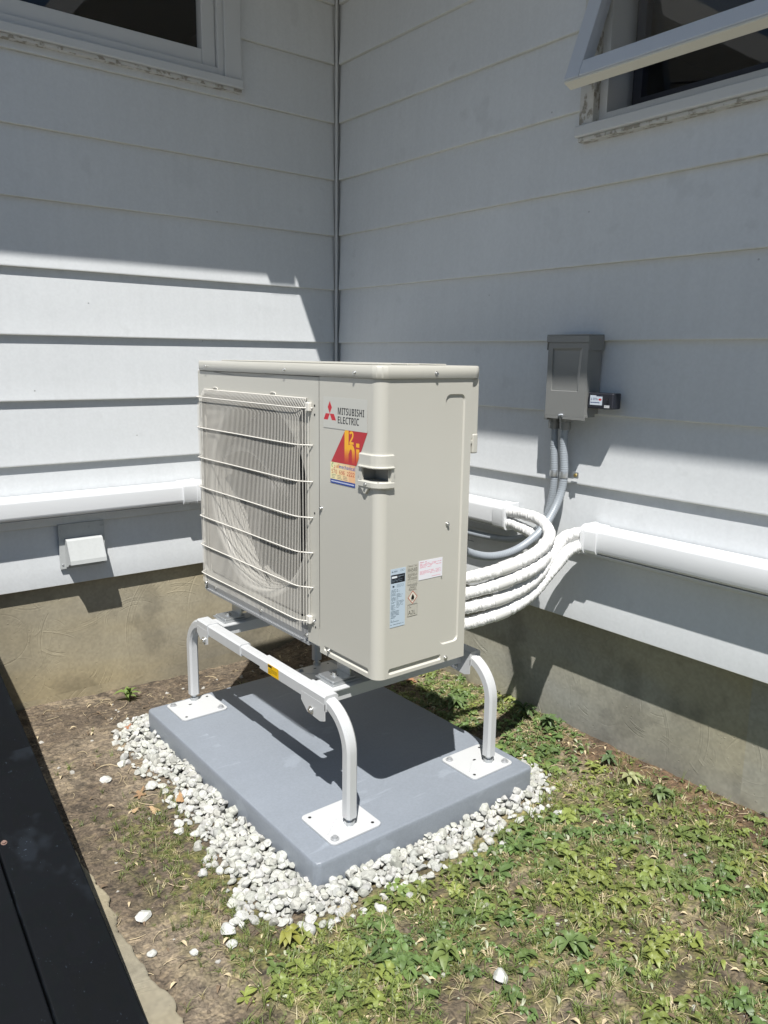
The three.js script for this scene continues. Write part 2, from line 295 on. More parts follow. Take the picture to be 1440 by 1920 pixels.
{ // the awning window, propped open
  const w = sub('window', house);
  part('casing', [box(-0.016, 0.05, 1.918, 2.42, 1.264, 1.292, 0.003), box(-0.022, 0.05, 1.918, 2.42, 1.2925, 1.318, 0.003)], M.peeling, w);
  part('casing', box(-0.02, 0.05, 2.36, 2.41, 1.319, 2.3), M.trim, w); part('casing', box(-0.02, 0.05, 1.918, 2.42, 2.301, 2.36), M.trim, w);
  part('sill', [box(-0.034, 0.05, 1.884, 1.916, 1.262, 2.37, 0.005)], M.trim, w);
  part('sill_edge', box(-0.022, 0.05, 1.872, 1.8835, 1.268, 2.36, 0.003), M.peeling, w);
  part('jamb', [box(0.005, 0.12, 1.918, 2.36, 1.3185, 1.345), box(0.0, 0.12, 1.9165, 1.942, 1.346, 2.30, 0.003)], M.trim, w);
  part('inner_frame', [box(0.085, 0.112, 1.945, 2.36, 1.372, 1.400), box(0.085, 0.112, 1.9425, 1.985, 1.4005, 2.3)], M.darkplastic, w);
  part('inner_pane', new THREE.PlaneGeometry(0.899, 0.374).rotateY(-Math.PI / 2).translate(0.098, 2.173, 1.8505), M.glass, w);
  // sash hinged along its top edge
  const s = sub('sash', w), len = 0.372; s.position.set(0.0, 2.355, 0); s.rotation.z = -0.375;   // turns about z: the lower edge swings out to -x
  const T = 0.040, z0 = 1.300, z1 = 2.295;
  part('stile', box(0, T, -len, 0, z0, z0 + 0.050, 0.003), M.white, s); part('stile', box(0, T, -len, 0, z1 - 0.05, z1, 0.003), M.white, s);
  part('bottom_rail', box(0, T, -len, -len + 0.046, z0 + 0.0505, z1 - 0.0505, 0.003), M.white, s); part('top_rail', box(0, T, -0.045, 0, z0 + 0.0505, z1 - 0.0505, 0.003), M.white, s);
  part('bottom_edge', box(0.003, T - 0.004, -len - 0.008, -len - 0.0005, z0 + 0.002, z1 - 0.002, 0.002), M.bareTrim, s);
  part('pane', new THREE.PlaneGeometry(z1 - z0 - 0.101, len - 0.093).rotateY(-Math.PI / 2).translate(0.020, (-len + 0.001) / 2, (z0 + z1) / 2), M.glass, s);
  part('stay_bar', tube([[0.02, 1.945, 2.28], [-0.06, 2.0, 2.0], [-0.10, 2.03, 1.6], [0.0, 2.04, 1.42]], 0.004, 20, 6), M.zinc, w);
}

// ---------------------------------------------------------------- the outdoor unit
const FX = -0.879, SZ = 1.442, CR = 0.028, YB = 0.468, YT = 1.199;
const unit = thing('heat_pump', 'beige outdoor heat pump unit with a wire fan grille, raised on a white stand', 'heat pump', [0, 0, 0]);
function cornerAt(s, off) {                          // along the front from z = 1.370, round the near corner, along the side; off = outwards
  const a = SZ - CR - 1.370, b = CR * Math.PI / 2;
  if (s < a) return [FX - off, 1.370 + s];
  if (s < a + b) { const t = (s - a) / CR; return [FX + CR - (CR + off) * Math.cos(t), SZ - CR + (CR + off) * Math.sin(t)]; }
  return [FX + CR + (s - a - b), SZ + off];
}
const CA = SZ - CR - 1.370, CB = CA + CR * Math.PI / 2;
function curvedBox(s0, s1, y0, y1, o0, o1, r = 0.0015) {  // a thick band bent round that corner
  const n = Math.max(2, Math.ceil((s1 - s0) / 0.004)), pos = [], idx = [];
  const prof = [[o0, y0], [o1 - r, y0], [o1, y0 + r], [o1, y1 - r], [o1 - r, y1], [o0, y1]], m = prof.length;
  for (let i = 0; i <= n; i++) { const s = mix(s0, s1, i / n); for (const [o, y] of prof) { const [x, z] = cornerAt(s, o); pos.push(x, y, z); } }
  for (let i = 0; i < n; i++) for (let j = 0; j < m; j++) { const a = i * m + j, b = i * m + (j + 1) % m, c = a + m, d = b + m; idx.push(a, c, b, b, c, d); }
  for (const e of [0, n]) for (let j = 1; j < m - 1; j++) { const q = e * m; e ? idx.push(q, q + j + 1, q + j) : idx.push(q, q + j, q + j + 1); }
  const g = new THREE.BufferGeometry(); g.setAttribute('position', new THREE.Float32BufferAttribute(pos, 3)); g.setIndex(idx); return toCreasedNormals(g, 0.6);
}
{
  // fan panel, with the dip under the lid and the round opening
  const S = new THREE.Shape(); S.moveTo(0.497, 0.531); S.lineTo(1.1915, 0.531); S.lineTo(1.1915, YT - 0.002); S.lineTo(1.00, YT - 0.002);
  S.bezierCurveTo(0.93, YT - 0.013, 0.72, YT - 0.014, 0.60, YT - 0.002); S.lineTo(0.497, YT - 0.002); S.closePath();
  S.holes.push(new THREE.Path(rrect(0.512, 1.132, 0.545, 1.128, 0.03).getPoints(6).reverse()));
  const R2 = rrect(0.505, 1.14, 0.54, 1.135, 0.03), hole = new THREE.Path(); hole.absarc(0.822, 0.835, 0.302, 0, Math.PI * 2, true); R2.holes.push(hole);
  part('fan_surround', new THREE.ShapeGeometry(R2, 64).applyMatrix4(onFront(FX + 0.018)), M.surround, unit);
  const fp = part('fan_panel', new THREE.ShapeGeometry(S, 64).applyMatrix4(onFront(FX)), M.cabinet, unit);
  part('panel_backing', box(FX + 0.006, FX + 0.008, 1.137, YT - 0.001, 0.50, 1.19), M.cabinet, unit);
  part('panel_corner', box(FX, FX + 0.012, 0.4835, 0.5305, 1.135, 1.1915), M.cabinet, unit); part('panel_edge', box(FX - 0.0006, FX + 0.012, 0.531, YT - 0.003, 0.4925, 0.4968), M.cabinet, unit);
  // bell mouth
  const pts = []; for (let i = 0; i <= 10; i++) { const a = i / 10 * Math.PI / 2; pts.push(new THREE.Vector2(0.302 - 0.024 * Math.sin(a), 0.022 * (1 - Math.cos(a)))); } pts.push(new THREE.Vector2(0.270, 0.075), new THREE.Vector2(0.282, 0.12));
  const bm = new THREE.LatheGeometry(pts, 72); bm.rotateZ(-Math.PI / 2).translate(FX + 0.018, 0.835, 0.822); part('fan_ring', bm, M.shroud, unit);
  // fan
  const fan = sub('fan', unit); fan.position.set(FX + 0.075, 0.835, 0.822);
  part('hub', new THREE.LatheGeometry([[0, -0.03], [0.05, -0.03], [0.06, -0.02], [0.066, 0.05]].map((p) => new THREE.Vector2(...p)), 32).rotateZ(-Math.PI / 2), M.fan, fan);
  for (let b = 0; b < 3; b++) {
    const pos = [], idx = [], A = 14, Rn = 8;
    for (let i = 0; i <= A; i++) for (let j = 0; j <= Rn; j++) {
      const r = mix(0.06, 0.262, j / Rn), sweep = 0.75 * (j / Rn) ** 1.4, a = b * 2.0944 + 0.5 + (i / A) * (1.45 + 0.15 * j / Rn) + sweep, x = 0.045 - 0.085 * (i / A) * (0.5 + 0.5 * j / Rn) + 0.02 * Math.sin(i / A * 3.14);
      pos.push(x, r * Math.sin(a), r * Math.cos(a));
    }
    for (let i = 0; i < A; i++) for (let j = 0; j < Rn; j++) { const p = i * (Rn + 1) + j, q = p + Rn + 1; idx.push(p, q, p + 1, p + 1, q, q + 1); }
    const g = new THREE.BufferGeometry(); g.setAttribute('position', new THREE.Float32BufferAttribute(pos, 3)); g.setIndex(idx); g.computeVertexNormals(); part('blade', g, M.fan, fan);
  }
  part('coil', box(-0.64, -0.60, 0.54, 1.19, 0.50, 1.18), M.fins, unit);
  part('divider', box(FX + 0.004, -0.60, 0.535, 1.195, 1.178, 1.182), M.fins, unit);
  // service panel: flat front, round corner, side; left open behind the handle
  const H0 = 0.962, H1 = 0.996, hz = 1.383, hx = -0.850;
  const F = new THREE.Shape([[1.195, YB], [SZ - CR, YB], [SZ - CR, H0], [hz, H0], [hz, H1], [SZ - CR, H1], [SZ - CR, YT], [1.195, YT]].map((p) => new THREE.Vector2(...p)));
  const front = embossed(F, [[1.212, 1.4085, 0.4785, 0.4925, 0.006, 0.005, 0.0035]]).applyMatrix4(onFront(FX));
  const G = rrect(FX + CR, -0.5855, YB, YT, 0.0005);
  const side = embossed(G, [[-0.674, -0.609, 0.517, 1.162, 0.016, 0.004, 0.003], [-0.842, -0.668, 0.4765, 0.4925, 0.006, 0.005, 0.0035]]).applyMatrix4(onSide(SZ));
  const bend = (y0, y1) => { const n = 12, pos = [], nor = [], idx = []; for (let i = 0; i <= n; i++) { const t = i / n * Math.PI / 2; for (const y of [y0, y1]) { pos.push(FX + CR - CR * Math.cos(t), y, SZ - CR + CR * Math.sin(t)); nor.push(-Math.cos(t), 0, Math.sin(t)); } } for (let i = 0; i < n; i++) { const a = i * 2; idx.push(a, a + 2, a + 1, a + 1, a + 2, a + 3); } const g = new THREE.BufferGeometry(); g.setAttribute('position', new THREE.Float32BufferAttribute(pos, 3)); g.setAttribute('normal', new THREE.Float32BufferAttribute(nor, 3)); g.setIndex(idx); return g; };
  part('service_panel', [front, side, bend(YB, H0), bend(H1, YT), box(FX, FX + 0.012, YB, YT, 1.1935, 1.1949), box(FX + 0.001, -0.586, YB, YB + 0.001, 1.195, SZ - 0.02)], M.cabinet, unit);
  // handle cup over the corner
  const hd = sub('handle', unit), E = CB + 0.013;
  part('handle_frame', [curvedBox(0.002, E, H1 - 0.001, 1.026, 0.0002, 0.006, 0.003), curvedBox(0.0, E, 0.945, H0, 0.0002, 0.008, 0.003), curvedBox(0.002, 0.013, H0 - 0.001, H1, 0.0002, 0.0065, 0.001), curvedBox(E - 0.008, E, H0 - 0.001, H1, 0.0002, 0.0065, 0.001), curvedBox(0.004, E - 0.002, H1 - 0.0035, H1 + 0.002, 0.0002, 0.011, 0.002)], M.cabinet, hd);
  part('handle_tab', new THREE.ExtrudeGeometry(new THREE.Shape([[1.374, 0.9455], [1.412, 0.9455], [1.406, 0.942], [1.397, 0.931], [1.391, 0.931], [1.384, 0.940]].map((p) => new THREE.Vector2(...p))), { depth: 0.005, bevelEnabled: true, bevelSize: 0.001, bevelThickness: 0.001, bevelSegments: 2 }).applyMatrix4(onFront(FX - 0.0002)), M.cabinet, hd);
  part('handle_cup', [box(FX + 0.040, FX + 0.042, H0 - 0.02, H1 + 0.03, 1.36, 1.43), box(FX + 0.001, FX + 0.04, H1 + 0.0005, H1 + 0.002, 1.372, 1.43), box(FX + 0.001, FX + 0.04, H0 - 0.002, H0 - 0.0005, 1.372, 1.438), box(FX + 0.001, FX + 0.04, H0, H1, 1.374, 1.376)], M.shroud, hd);
  // other walls of the cabinet
  part('end_panel', box(FX + 0.001, -0.586, YB + 0.004, YT, 0.4905, 0.4922), M.cabinet, unit);
  part('rear_panel', box(-0.5875, -0.5862, YB + 0.004, YT, 0.494, 1.438), M.cabinet, unit);
  const rc = part('rear_cover', [box(-0.5855, -0.5565, 1.045, YT, 1.02, 1.437, 0.004), box(-0.5855, -0.559, 1.034, 1.046, 1.30, 1.4375, 0.003)], M.cabinet, unit);
  part('rear_grip', [box(-0.576, -0.5572, 1.010, 1.060, 1.30, 1.4395, 0.004)], M.cabinet, unit);
  part('base_pan', [box(FX + 0.009, -0.588, YB + 0.006, 0.5305, 0.496, 1.1935), box(FX + 0.003, -0.588, YB, YB + 0.008, 0.496, 1.134, 0.001), box(-0.83, -0.60, YB - 0.0, YB + 0.005, 1.195, 1.435)], M.galv, unit);
  // lid
  const P = rrect(-FX - 0.331 + 0.002, -FX + 0.003, 0.489, SZ + 0.003, 0.03);
  const lidS = rrect(-0.881, -0.5555, -(SZ + 0.002), -0.4895, 0.029);
  const lid = new THREE.ExtrudeGeometry(lidS, { depth: 0.0165, bevelEnabled: true, bevelSize: 0.004, bevelThickness: 0.007, bevelSegments: 5, curveSegments: 12 }).rotateX(-Math.PI / 2).translate(0, 1.2065, 0);
  const lm = part('lid', toCreasedNormals(lid, 0.7), M.cabinet, unit);
  for (const x of [-0.81, -0.72, -0.63]) part('lid_rib', box(x - 0.02, x + 0.02, 1.2305, 1.2335, 0.56, 1.37, 0.0014), M.cabinet, lm);
  // screws
  const head = join([cyl(0.0062, 0.0056, 0.0018, 14).translate(0, 0.0009, 0), cyl(0.0042, 0.0036, 0.004, 6).translate(0, 0.0035, 0)]);
  const scF = head.clone().rotateZ(Math.PI / 2), scS = head.clone().rotateX(Math.PI / 2);
  const screw = (x, y, z, g) => { const m = part('screw', g, M.steel, unit); m.position.set(x, y, z); };
  for (const [z, y] of [[0.559, 1.213], [1.034, 1.212], [1.352, 1.2115]]) screw(FX - 0.005, y, z, scF);
  screw(-0.713, 1.2115, SZ + 0.005, scS);
  for (const [z, y] of [[1.2015, 0.863], [1.236, 0.486], [1.128, 0.497], [0.503, 0.497], [0.56, 0.494], [0.86, 0.494], [1.135, 1.128], [1.165, 0.547]]) screw(y === 0.494 ? FX + 0.0085 : FX - 0.0002, y, z, scF);
  for (const [x, y] of [[-0.655, 0.836], [-0.652, 0.479]]) screw(x, y, SZ + (y > 0.8 ? -0.0035 : 0.0002), scS);
  screw(FX - 0.0065, 0.953, 1.400, scF);
  // small holes beside the grille
  const dot = new THREE.CircleGeometry(0.0032, 10).applyMatrix4(onFront(FX - 0.0006));
  for (const [z, y] of [[1.172, 1.125], [1.172, 1.102], [1.170, 0.845], [1.172, 0.553], [1.172, 0.532], [1.150, 0.558]]) part('hole', dot.clone().translate(0, y, z), M.coil, unit);
}
{ // wire grille
  const grille = sub('grille', unit), X = FX - 0.024, N = 78, z0 = 0.537, z1 = 1.136;
  const wire = tube([[X, 0.516, 0], [X, 0.6, 0], [X, 0.9, 0], [X, 1.108, 0], [X + 0.003, 1.1165, 0], [X + 0.010, 1.126, 0], [X + 0.020, 1.140, 0]], 0.00092, 12, 5);
  for (let i = 0; i < N; i++) { const m = part('wire', wire, M.wire, grille); m.position.z = mix(z0, z1, i / (N - 1)); }
  for (const [z, d] of [[1.1415, 0.006], [1.1465, 0.012], [1.1515, 0.018]]) part('wire', tube([[X + d, 0.535, z], [X + d, 0.9, z], [X + d, 1.112, z]], 0.00092, 4, 5), M.wire, grille);
  const bar = (y, r = 0.0018) => tube([[FX - 0.002, y, 0.508], [X + 0.010, y, 0.519], [X - 0.0015, y, 0.528], [X - 0.003, y, 0.540], [X - 0.003, y, 0.8], [X - 0.003, y, 1.112], [X - 0.001, y, 1.124], [X + 0.008, y, 1.140], [X + 0.021, y, 1.160], [FX - 0.0005, y, 1.163]], r, 40, 6);
  for (let k = 0; k < 7; k++) part('cross_bar', bar(mix(1.118, 0.545, k / 6)), M.wire, grille);
  part('cross_bar', tube([[X + 0.021, 1.141, 0.537], [X + 0.021, 1.141, 0.8], [X + 0.021, 1.141, 1.139]], 0.0019, 8, 6), M.wire, grille);
  for (const z of [0.60, 0.95]) part('hook', [tube([[FX - 0.002, 1.1405, z], [FX - 0.002, 1.1475, z], [FX - 0.002, 1.1475, z + 0.03], [FX - 0.002, 1.1405, z + 0.03]], 0.0014, 12, 5)], M.wire, grille);
  for (const y of [1.122, 0.551]) part('mounting_lug', box(FX - 0.012, FX - 0.0004, y - 0.012, y + 0.010, 1.143, 1.160, 0.002), M.wire, grille);
}
// printed stickers
const flat = (name, m, w, h, draw, pw, rough = 0.35, alpha = false) => {
  const t = painted(pw, Math.round(pw * h / w), draw); const mat = std([0.9, 0.9, 0.9], rough, { map: t }); if (alpha) { mat.transparent = true; mat.alphaTest = 0.5; }
  return part(name, new THREE.BoxGeometry(w, h, 0.0004).applyMatrix4(m), mat, unit);
};
const atF = (z, y) => onFront(FX - 0.0006).multiply(new THREE.Matrix4().makeTranslation(z, y, 0)), atS = (x, y) => onSide(SZ + 0.0006).multiply(new THREE.Matrix4().makeTranslation(x, y, 0));
flat('logo_sticker', atF(1.305, 1.1125), 0.184, 0.077, (c, w, h) => {
  c.fillStyle = '#c2c2bb'; c.fillRect(0, 0, w, h);
  c.fillStyle = '#c01f2e'; const cx = w * 0.155, cy = h * 0.54, R = h * 0.235;
  for (const a of [-90, 30, 150]) { c.save(); c.translate(cx, cy); c.rotate(a * Math.PI / 180); c.beginPath(); c.moveTo(0, 0); c.lineTo(R * 0.86, -R * 0.5); c.lineTo(R * 1.73, 0); c.lineTo(R * 0.86, R * 0.5); c.closePath(); c.fill(); c.restore(); }
  c.fillStyle = '#15161a'; c.font = 'bold ' + h * 0.31 + 'px sans-serif'; c.textBaseline = 'alphabetic';
  const put = (s, x, y, W) => { c.save(); c.translate(x, y); c.scale(W / c.measureText(s).width, 1); c.fillText(s, 0, 0); c.restore(); };
  put('MITSUBISHI', w * 0.335, h * 0.54, w * 0.60); put('ELECTRIC', w * 0.335, h * 0.82, w * 0.49);
}, 1024);
{ // red slanted sticker: its own outline
  const S = new THREE.Shape([[1.309, 1.0755], [1.3985, 1.0765], [1.354, 0.991], [1.2475, 0.9905]].map((p) => new THREE.Vector2(...p))), g = new THREE.ShapeGeometry(S), p = g.attributes.position, uv = g.attributes.uv;
  for (let i = 0; i < p.count; i++) uv.setXY(i, (p.getX(i) - 1.2475) / 0.151, (p.getY(i) - 0.99) / 0.087);
  const t = painted(1024, 590, (c, w, h) => {
    c.fillStyle = '#b3222c'; c.fillRect(0, 0, w, h);
    const gr = c.createLinearGradient(0, 0, 0, h); gr.addColorStop(0, '#f2b21c'); gr.addColorStop(0.55, '#efb01c'); gr.addColorStop(1, '#b3222c'); c.fillStyle = gr;   // printed blend of the lettering
    const X = (z) => (z - 1.2475) / 0.151 * w;
    c.fillRect(X(1.305), 0, X(1.322) - X(1.305), h); c.lineWidth = X(1.317) - X(1.305); c.strokeStyle = gr;
    c.beginPath(); c.moveTo(X(1.318), h * 0.66); c.quadraticCurveTo(X(1.323), h * 0.48, X(1.332), h * 0.48); c.quadraticCurveTo(X(1.342), h * 0.49, X(1.342), h * 0.68); c.lineTo(X(1.342), h); c.stroke();
    c.fillRect(X(1.353), h * 0.52, X(1.366) - X(1.353), h * 0.5); c.fillRect(X(1.353), h * 0.36, X(1.366) - X(1.353), h * 0.11);
    c.font = 'bold ' + h * 0.5 + 'px sans-serif'; c.save(); c.translate(X(1.3235), h * 0.41); c.scale(0.85, 1); c.fillText('2', 0, 0); c.restore();
  });
  part('slanted_sticker', g.applyMatrix4(onFront(FX - 0.0006)), std([0.9, 0.9, 0.9], 0.3, { map: t }), unit);
}
flat('phone_sticker', atF(1.297, 0.9635), 0.105, 0.053, (c, w, h) => {
  const bands = ['#e9dfae', '#ecd7a4', '#eccb9c', '#e8b98c']; bands.forEach((b, i) => { c.fillStyle = b; c.fillRect(w * i / 4, 0, w / 4 + 1, h); });
  c.fillStyle = '#24418f'; c.fillRect(0, h * 0.80, w, h * 0.2); c.fillStyle = '#dfe4f2'; for (let i = 0; i < 26; i++) c.fillRect(w * (0.04 + i * 0.036), h * 0.87, w * 0.024, h * 0.06);
  c.font = 'bold ' + h * 0.23 + 'px sans-serif'; c.fillStyle = '#c9602e'; c.fillText('all', w * 0.24, h * 0.24); c.fillStyle = '#2c5aa8'; c.fillText('mechanical', w * 0.36, h * 0.24);
  c.strokeStyle = '#4a9a52'; c.lineWidth = h * 0.04; c.beginPath(); c.arc(w * 0.11, h * 0.14, h * 0.10, 2, 5); c.stroke(); c.strokeStyle = '#cc4a3a'; c.beginPath(); c.arc(w * 0.15, h * 0.2, h * 0.08, -1, 2); c.stroke();
  c.fillStyle = '#b8442c'; c.font = 'bold ' + h * 0.26 + 'px monospace'; c.fillText('570 696 2222', w * 0.04, h * 0.52);
  c.fillStyle = '#7c7a6a'; const r = rng(4); for (let j = 0; j < 3; j++) for (let i = 0; i < 3; i++) c.fillRect(w * (0.05 + i * 0.24), h * (0.58 + j * 0.07), w * (0.12 + r() * 0.08), h * 0.025);
}, 768);
const lines = (c, x, y, w, h, n, col, seed) => { const r = rng(seed); c.fillStyle = col; for (let j = 0; j < n; j++) { let u = x; const top = y + h * j / n; while (u < x + w) { const l = w * (0.03 + r() * 0.11); if (r() > 0.12) c.fillRect(u, top, Math.min(l, x + w - u), h / n * 0.5); u += l + w * 0.02; if (r() > 0.93) break; } } };
flat('rating_label', atS(-0.8165, 0.673), 0.047, 0.148, (c, w, h) => {
  c.fillStyle = '#b9c9d6'; c.fillRect(0, 0, w, h); c.fillStyle = '#10151d'; c.fillRect(w * 0.04, h * 0.10, w * 0.92, h * 0.145);
  c.fillStyle = '#23303c'; c.font = 'bold ' + h * 0.034 + 'px sans-serif'; c.beginPath(); c.moveTo(w * 0.07, h * 0.058); c.lineTo(w * 0.11, h * 0.03); c.lineTo(w * 0.15, h * 0.058); c.fill(); lines(c, w * 0.17, h * 0.036, w * 0.28, h * 0.03, 2, '#33414e', 3);
  for (const d of [0.72, 0.84]) { c.strokeStyle = '#23303c'; c.lineWidth = 3; c.beginPath(); c.ellipse(w * d, h * 0.04, w * 0.07, h * 0.014, 0, 0, 7); c.stroke(); }
  c.fillStyle = '#dfe6ec'; c.fillRect(w * 0.08, h * 0.125, w * 0.36, h * 0.035); lines(c, w * 0.48, h * 0.13, w * 0.42, h * 0.03, 2, '#9fb0bd', 9); lines(c, w * 0.08, h * 0.18, w * 0.7, h * 0.05, 3, '#74838f', 5);
  c.strokeStyle = '#23303c'; c.lineWidth = 5; c.beginPath(); c.arc(w * 0.2, h * 0.21, w * 0.11, 0, 7); c.stroke(); c.fillStyle = '#23303c'; c.fillRect(w * 0.14, h * 0.285, w * 0.12, h * 0.03);
  lines(c, w * 0.42, h * 0.27, w * 0.5, h * 0.06, 4, '#7f909d', 8); lines(c, w * 0.06, h * 0.35, w * 0.30, h * 0.36, 22, '#4c5b68', 12); lines(c, w * 0.42, h * 0.36, w * 0.5, h * 0.05, 2, '#2c3945', 14); lines(c, w * 0.42, h * 0.43, w * 0.5, h * 0.25, 14, '#5b6a77', 15); lines(c, w * 0.05, h * 0.72, w * 0.55, h * 0.2, 9, '#4c5b68', 16); lines(c, w * 0.03, h * 0.95, w * 0.9, h * 0.04, 2, '#4c5b68', 17);
}, 320);
const beige = '#b9b7ac', ink = '#5d5a52';
flat('refrigerant_label', atS(-0.7705, 0.7235), 0.033, 0.050, (c, w, h) => { c.fillStyle = beige; c.fillRect(0, 0, w, h); c.strokeStyle = ink; c.lineWidth = 3; c.strokeRect(2, 2, w - 4, h * 0.38); lines(c, w * 0.1, h * 0.05, w * 0.8, h * 0.06, 1, ink, 2); c.fillStyle = '#33312c'; c.font = h * 0.25 + 'px sans-serif'; c.save(); c.translate(w * 0.05, h * 0.34); c.scale(w * 0.9 / c.measureText('R454B').width, 1); c.fillText('R454B', 0, 0); c.restore(); lines(c, w * 0.04, h * 0.44, w * 0.92, h * 0.34, 7, ink, 21); c.lineWidth = 4; c.strokeRect(w * 0.05, h * 0.84, w * 0.3, h * 0.14); c.strokeRect(w * 0.55, h * 0.82, w * 0.38, h * 0.14); }, 256);
flat('drawing_label', atS(-0.7690, 0.6905), 0.026, 0.012, (c, w, h) => { c.fillStyle = beige; c.fillRect(0, 0, w, h); c.strokeStyle = '#3c3a34'; c.lineWidth = 6; c.beginPath(); c.moveTo(w * 0.2, h * 0.15); c.lineTo(w * 0.97, h * 0.12); c.lineTo(w * 0.8, h * 0.85); c.lineTo(w * 0.04, h * 0.85); c.closePath(); c.stroke(); lines(c, w * 0.15, h * 0.35, w * 0.6, h * 0.35, 2, '#3c3a34', 3); }, 192);
flat('flame_label', atS(-0.7690, 0.6655), 0.032, 0.035, (c, w, h) => {
  c.fillStyle = beige; c.fillRect(0, 0, w, h); c.fillStyle = '#d9d4c6'; c.strokeStyle = '#a8452f'; c.lineWidth = w * 0.05; c.beginPath(); c.moveTo(w * 0.5, h * 0.04); c.lineTo(w * 0.96, h * 0.5); c.lineTo(w * 0.5, h * 0.96); c.lineTo(w * 0.04, h * 0.5); c.closePath(); c.fill(); c.stroke();
  c.fillStyle = '#191714'; c.beginPath(); c.moveTo(w * 0.5, h * 0.24); c.bezierCurveTo(w * 0.62, h * 0.42, w * 0.72, h * 0.5, w * 0.62, h * 0.68); c.lineTo(w * 0.40, h * 0.68); c.bezierCurveTo(w * 0.28, h * 0.54, w * 0.42, h * 0.46, w * 0.5, h * 0.24); c.fill(); c.fillRect(w * 0.34, h * 0.71, w * 0.32, h * 0.03);
}, 192);
flat('safety_label', atS(-0.7690, 0.6315), 0.032, 0.029, (c, w, h) => { c.fillStyle = beige; c.fillRect(0, 0, w, h); c.strokeStyle = ink; c.lineWidth = 3; c.strokeRect(2, 2, w - 4, h - 4); lines(c, w * 0.1, h * 0.1, w * 0.8, h * 0.22, 2, ink, 6); c.fillStyle = '#33312c'; c.font = h * 0.5 + 'px sans-serif'; c.fillText('A2L', w * 0.08, h * 0.86); }, 192);
flat('warning_label', atS(-0.7115, 0.7295), 0.079, 0.049, (c, w, h) => { c.fillStyle = '#e4e4ea'; c.fillRect(0, 0, w, h); lines(c, w * 0.05, h * 0.07, w * 0.28, h * 0.06, 1, '#c4506a', 2); lines(c, w * 0.05, h * 0.15, w * 0.9, h * 0.26, 4, '#dc93a4', 5); lines(c, w * 0.05, h * 0.46, w * 0.5, h * 0.07, 1, '#cf6b80', 7); lines(c, w * 0.05, h * 0.54, w * 0.9, h * 0.21, 5, '#dc93a4', 8); lines(c, w * 0.55, h * 0.89, w * 0.38, h * 0.06, 1, '#dc93a4', 9); }, 512);

// ---------------------------------------------------------------- pad and stand
const PT = 0.08;
{
  const S = rrect(-1.079, -0.335, -1.481, -0.459, 0.012);
  const g = new THREE.ExtrudeGeometry(S, { depth: 0.115, bevelEnabled: true, bevelSize: 0.006, bevelThickness: 0.008, bevelSegments: 5, curveSegments: 6 }).rotateX(-Math.PI / 2).translate(0, PT - 0.123, 0);
  solo('equipment_pad', metreUV(toCreasedNormals(g, 0.6)), M.pad, 'flat grey plastic equipment pad lying in a bed of white gravel', 'pad');
}
const stand = thing('equipment_stand', 'white tubular steel stand bolted to the grey pad, carrying the beige unit', 'stand');
function sweep(path, prof) {                          // path in a plane x = const: [y, z]; prof: [across x, outwards in the plane]
  const n = path.length, m = prof.length, pos = [], idx = [];
  for (let i = 0; i < n; i++) {
    const a = path[Math.max(0, i - 1)], b = path[Math.min(n - 1, i + 1)]; let ty = b[1] - a[1], tz = b[2] - a[2]; const l = Math.hypot(ty, tz); ty /= l; tz /= l;
    for (const [u, v] of prof) pos.push(path[i][0] + u, path[i][1] - tz * v, path[i][2] + ty * v);
  }
  for (let i = 0; i < n - 1; i++) for (let j = 0; j < m; j++) { const a = i * m + j, b = i * m + (j + 1) % m; idx.push(a, b, a + m, b, b + m, a + m); }
  for (const e of [0, n - 1]) for (let j = 1; j < m - 1; j++) idx.push(e * m, e * m + j, e * m + j + 1);
  const g = new THREE.BufferGeometry(); g.setAttribute('position', new THREE.Float32BufferAttribute(pos, 3)); g.setIndex(idx); return toCreasedNormals(g, 0.55);
}
const octo = (a, c) => [[-a, -a + c], [-a + c, -a], [a - c, -a], [a, -a + c], [a, a - c], [a - c, a], [-a + c, a], [-a, a - c]];
